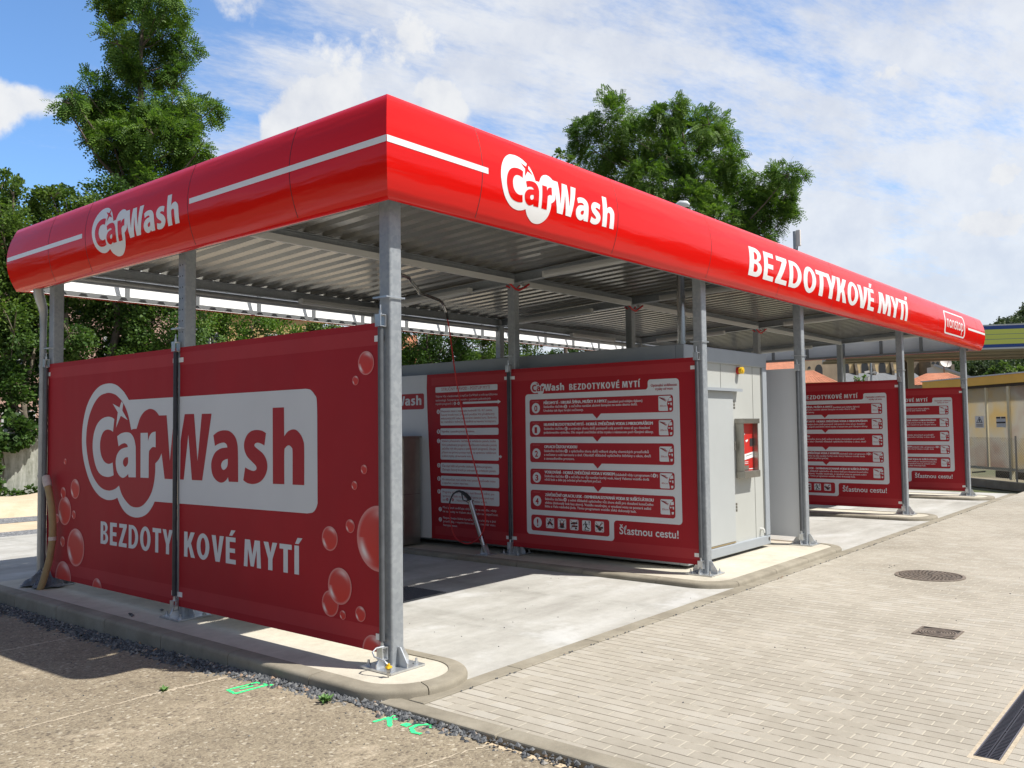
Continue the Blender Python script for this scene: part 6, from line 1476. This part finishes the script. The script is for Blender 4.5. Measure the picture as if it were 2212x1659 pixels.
for zz_ in (.28,.20,.10): A.rect(*q(.12,zz_), *q(.88,zz_+.035), 0, 1)
A.place('pictogram', lambda a, z, l: PF(a, z, -.077-.002*l), [black, fwhite], sg)
a0, z1_ = encl_px(2157, 900); a1, z0_ = encl_px(2178, 923)
sg = thing('notice_plate', PF(a0, z0_, -.07), 'white notice with two black bars on the translucent panel', 'sign')
mb = MB(); obox(mb, o, u_, w_, a0, a1, -.075, -.065, z0_, z1_); mb.build('plate', lgrey, sg)
A = Art(); W, H = a1-a0, z1_-z0_
A.rect(a0, z0_+H*.82, a0+W*.45, z0_+H*.97, 0, 1); A.rect(a0+W*.55, z0_+H*.82, a1, z0_+H*.97, 0, 1); A.rect(a0+.0, z0_+H*.38, a1, z0_+H*.52, 0, 1)
A.place('bars', lambda a, z, l: PF(a, z, -.077-.002*l), [black], sg)
# chain-link fence in front of it
cl_ = thing('chain_link_fence', PF(2,0,-1.2), 'low chain link fence before the translucent enclosure', 'fence')
mb = MB(); s_ = .075; zf = 1.28; a = -.6
wire = pmat('fence_wire', (0.30,0.29,0.26), 0.6, 0.3)[0]
while a < 6.2:
    for sg_ in (1, -1):
        x0_, x1_ = (a, a+zf-.12) if sg_ > 0 else (a+zf-.12, a)
        mb.bar(PF(x0_, .12, -1.2), PF(x1_, zf, -1.2), .004, .004)
    a += s_
mb.build('wire_mesh', wire, cl_)
for a in (-.3, 6.2):
    mb = MB(); mb.tube([PF(a,0,-1.2), PF(a,zf+.05,-1.2)], .024, 8); mb.build('fence_post', wire, cl_)
mb = MB(); obox(mb, o, u_, w_, -1, 8, -1.65, -1.45, -.1, .11); tag(mb.build('kerb', M_kerb), kind='structure')
# two things above the roof line
p = at(1471, 918, 24.0); p.z = -.12; zt = at(1471, 443, 24.0).z
sl = thing('street_lamp', tuple(p), 'grey street lamp head peeping above the canopy fascia before the acacia', 'street lamp')
mb = MB(); mb.tube([p, Vector((p.x,p.y,zt))], [.08,.05], 12); mb.build('lamp_post', galv, sl); u_l, w_l = frame_at(p, p-Vector(CAM))
mb = MB(); c = Vector((p.x,p.y,zt)); mb.tube([c, c+u_l*.10+Vector((0,0,.03)), c+u_l*.28+Vector((0,0,.02)), c+u_l*.36+Vector((0,0,-.01))], [.05,.10,.09,.03], 12); mb.build('lamp_head', lgrey, sl)
p = at(1717.5, 540, 14.4); zt = at(1718.5, 497, 14.4).z
an = thing('antenna', (p.x,p.y,3.9), 'white panel antenna on a thin mast above the canopy roof', 'antenna')
mb = MB(); mb.tube([(p.x,p.y,3.7),(p.x,p.y,zt-.02)], .028, 10); mb.build('mast', galv, an); c = Vector((p.x,p.y,zt-.13)); ul, wl = frame_at(p, p-Vector(CAM))
mb = MB(); mb.bar(c+ul*.055-Vector((0,0,.13)), c+ul*.055+Vector((0,0,.13)), .07, .05, up=(1,0,0)); bevel(mb.build('panel', whitew, an), .01)
mb = MB(); mb.tube([c+ul*.04-Vector((0,0,.13)), c+ul*.03-Vector((0,0,.22)), c-Vector((0,0,.3))], .008, 6); mb.build('cable', rubber, an)
# shrubs and the tree beyond the enclosure
for i, (x, y, r, D) in enumerate(((1850,822,9,44),(1872,818,10,44))):
    c = at(x, y, D); b0 = Vector((c.x,c.y,-.15))
    tree('shrub', b0, [(c, r*D/FPX), (c+Vector((.15,.1,-.35)), .3), (c+Vector((-.1,.1,-.9)), .35)], L_acacia, ('left','right')[i]+' shrub top before the church wall', 'shrub', None, .03, seed=90+i, dens=700, L=.14, W=.04)
for i, (x, D, lm, cl, lab) in enumerate(((2165, 85, L_light, [(2130,822,14),(2150,808,15),(2172,800,15),(2192,806,15),(2208,818,14),(2165,822,16),(2190,828,16),(2225,825,16)], 'bright green round tree beyond the yellow band at right'),
                                       (2060, 95, L_far, [(2048,815,16),(2075,808,16),(2095,798,15),(2070,830,16),(2105,820,16),(2120,800,16)], 'dark round tree behind the white gabled house'))):
    b0 = at(x, 918, D); b0.z = -.15; tree('round_tree', b0, pxclumps(cl, D, 1.0, 50+i), lm, lab, trunk_r=.2, seed=95+i, dens=330, L=.26, W=.11)
# wooded hill
def hill_h(x, y):
    d = Vector((x-CAM[0], y-CAM[1])); a = math.degrees(math.atan2(d.y, d.x)); r = d.length
    prof = np.interp(a, [-12, -2, 4, 9, 10.7, 12, 13.5, 15.5, 19], [40, 46, 44, 36.5, 31, 26.5, 20.0, 8.0, -1.0])
    return prof*min(1, max(0, (r-170)/190))**.8-.2
mb = MB(); vs = []; na, nr = 60, 16
for i in range(na+1):
    a = RAD(-12+32*i/na)
    for j in range(nr+1):
        r = 170+330*j/nr; x, y = CAM[0]+r*math.cos(a), CAM[1]+r*math.sin(a); vs.append((x, y, hill_h(x, y)))
mb.add(vs, [(i*(nr+1)+j, (i+1)*(nr+1)+j, (i+1)*(nr+1)+j+1, i*(nr+1)+j+1) for i in range(na) for j in range(nr)], 0, True)
tag(mb.build('hill', M_soil), kind='structure')
rnd = random.Random(21); cl = []
for k_ in range(420):
    a = RAD(rnd.uniform(3, 15.5)); r = 172+190*rnd.random()**1.0; x, y = CAM[0]+r*math.cos(a), CAM[1]+r*math.sin(a); h = hill_h(x, y)
    s_ = rnd.uniform(2.2,4.2); cl.append(((x, y, h+s_*.7), s_))
wd = make_leaves('woodland', cl, L_far, None, dens=40, L=.65, W=.30, droop=.1, seed=5, hollow=.7)
tag(wd, kind='stuff')
# distant low trees close the horizon in view; the ring behind is added
cl = []
for k_ in range(260):
    a = RAD(rnd.uniform(15, 80)); r = rnd.uniform(95, 150); s_ = rnd.uniform(1.8,3.0); cl.append(((CAM[0]+r*math.cos(a), CAM[1]+r*math.sin(a), rnd.uniform(.5,2.4)), s_))
for k_ in range(420):  # unseen trees behind the camera, added to darken the fascia's reflection
    a = RAD(rnd.uniform(84, 368)); r = rnd.uniform(48, 85); s_ = rnd.uniform(2.0,3.4); cl.append(((CAM[0]+r*math.cos(a), CAM[1]+r*math.sin(a), rnd.uniform(.5,7.0)), s_))
tag(make_leaves('far_wood', cl, L_far, None, dens=20, L=.9, W=.4, droop=.1, seed=6, hollow=.7), kind='stuff')
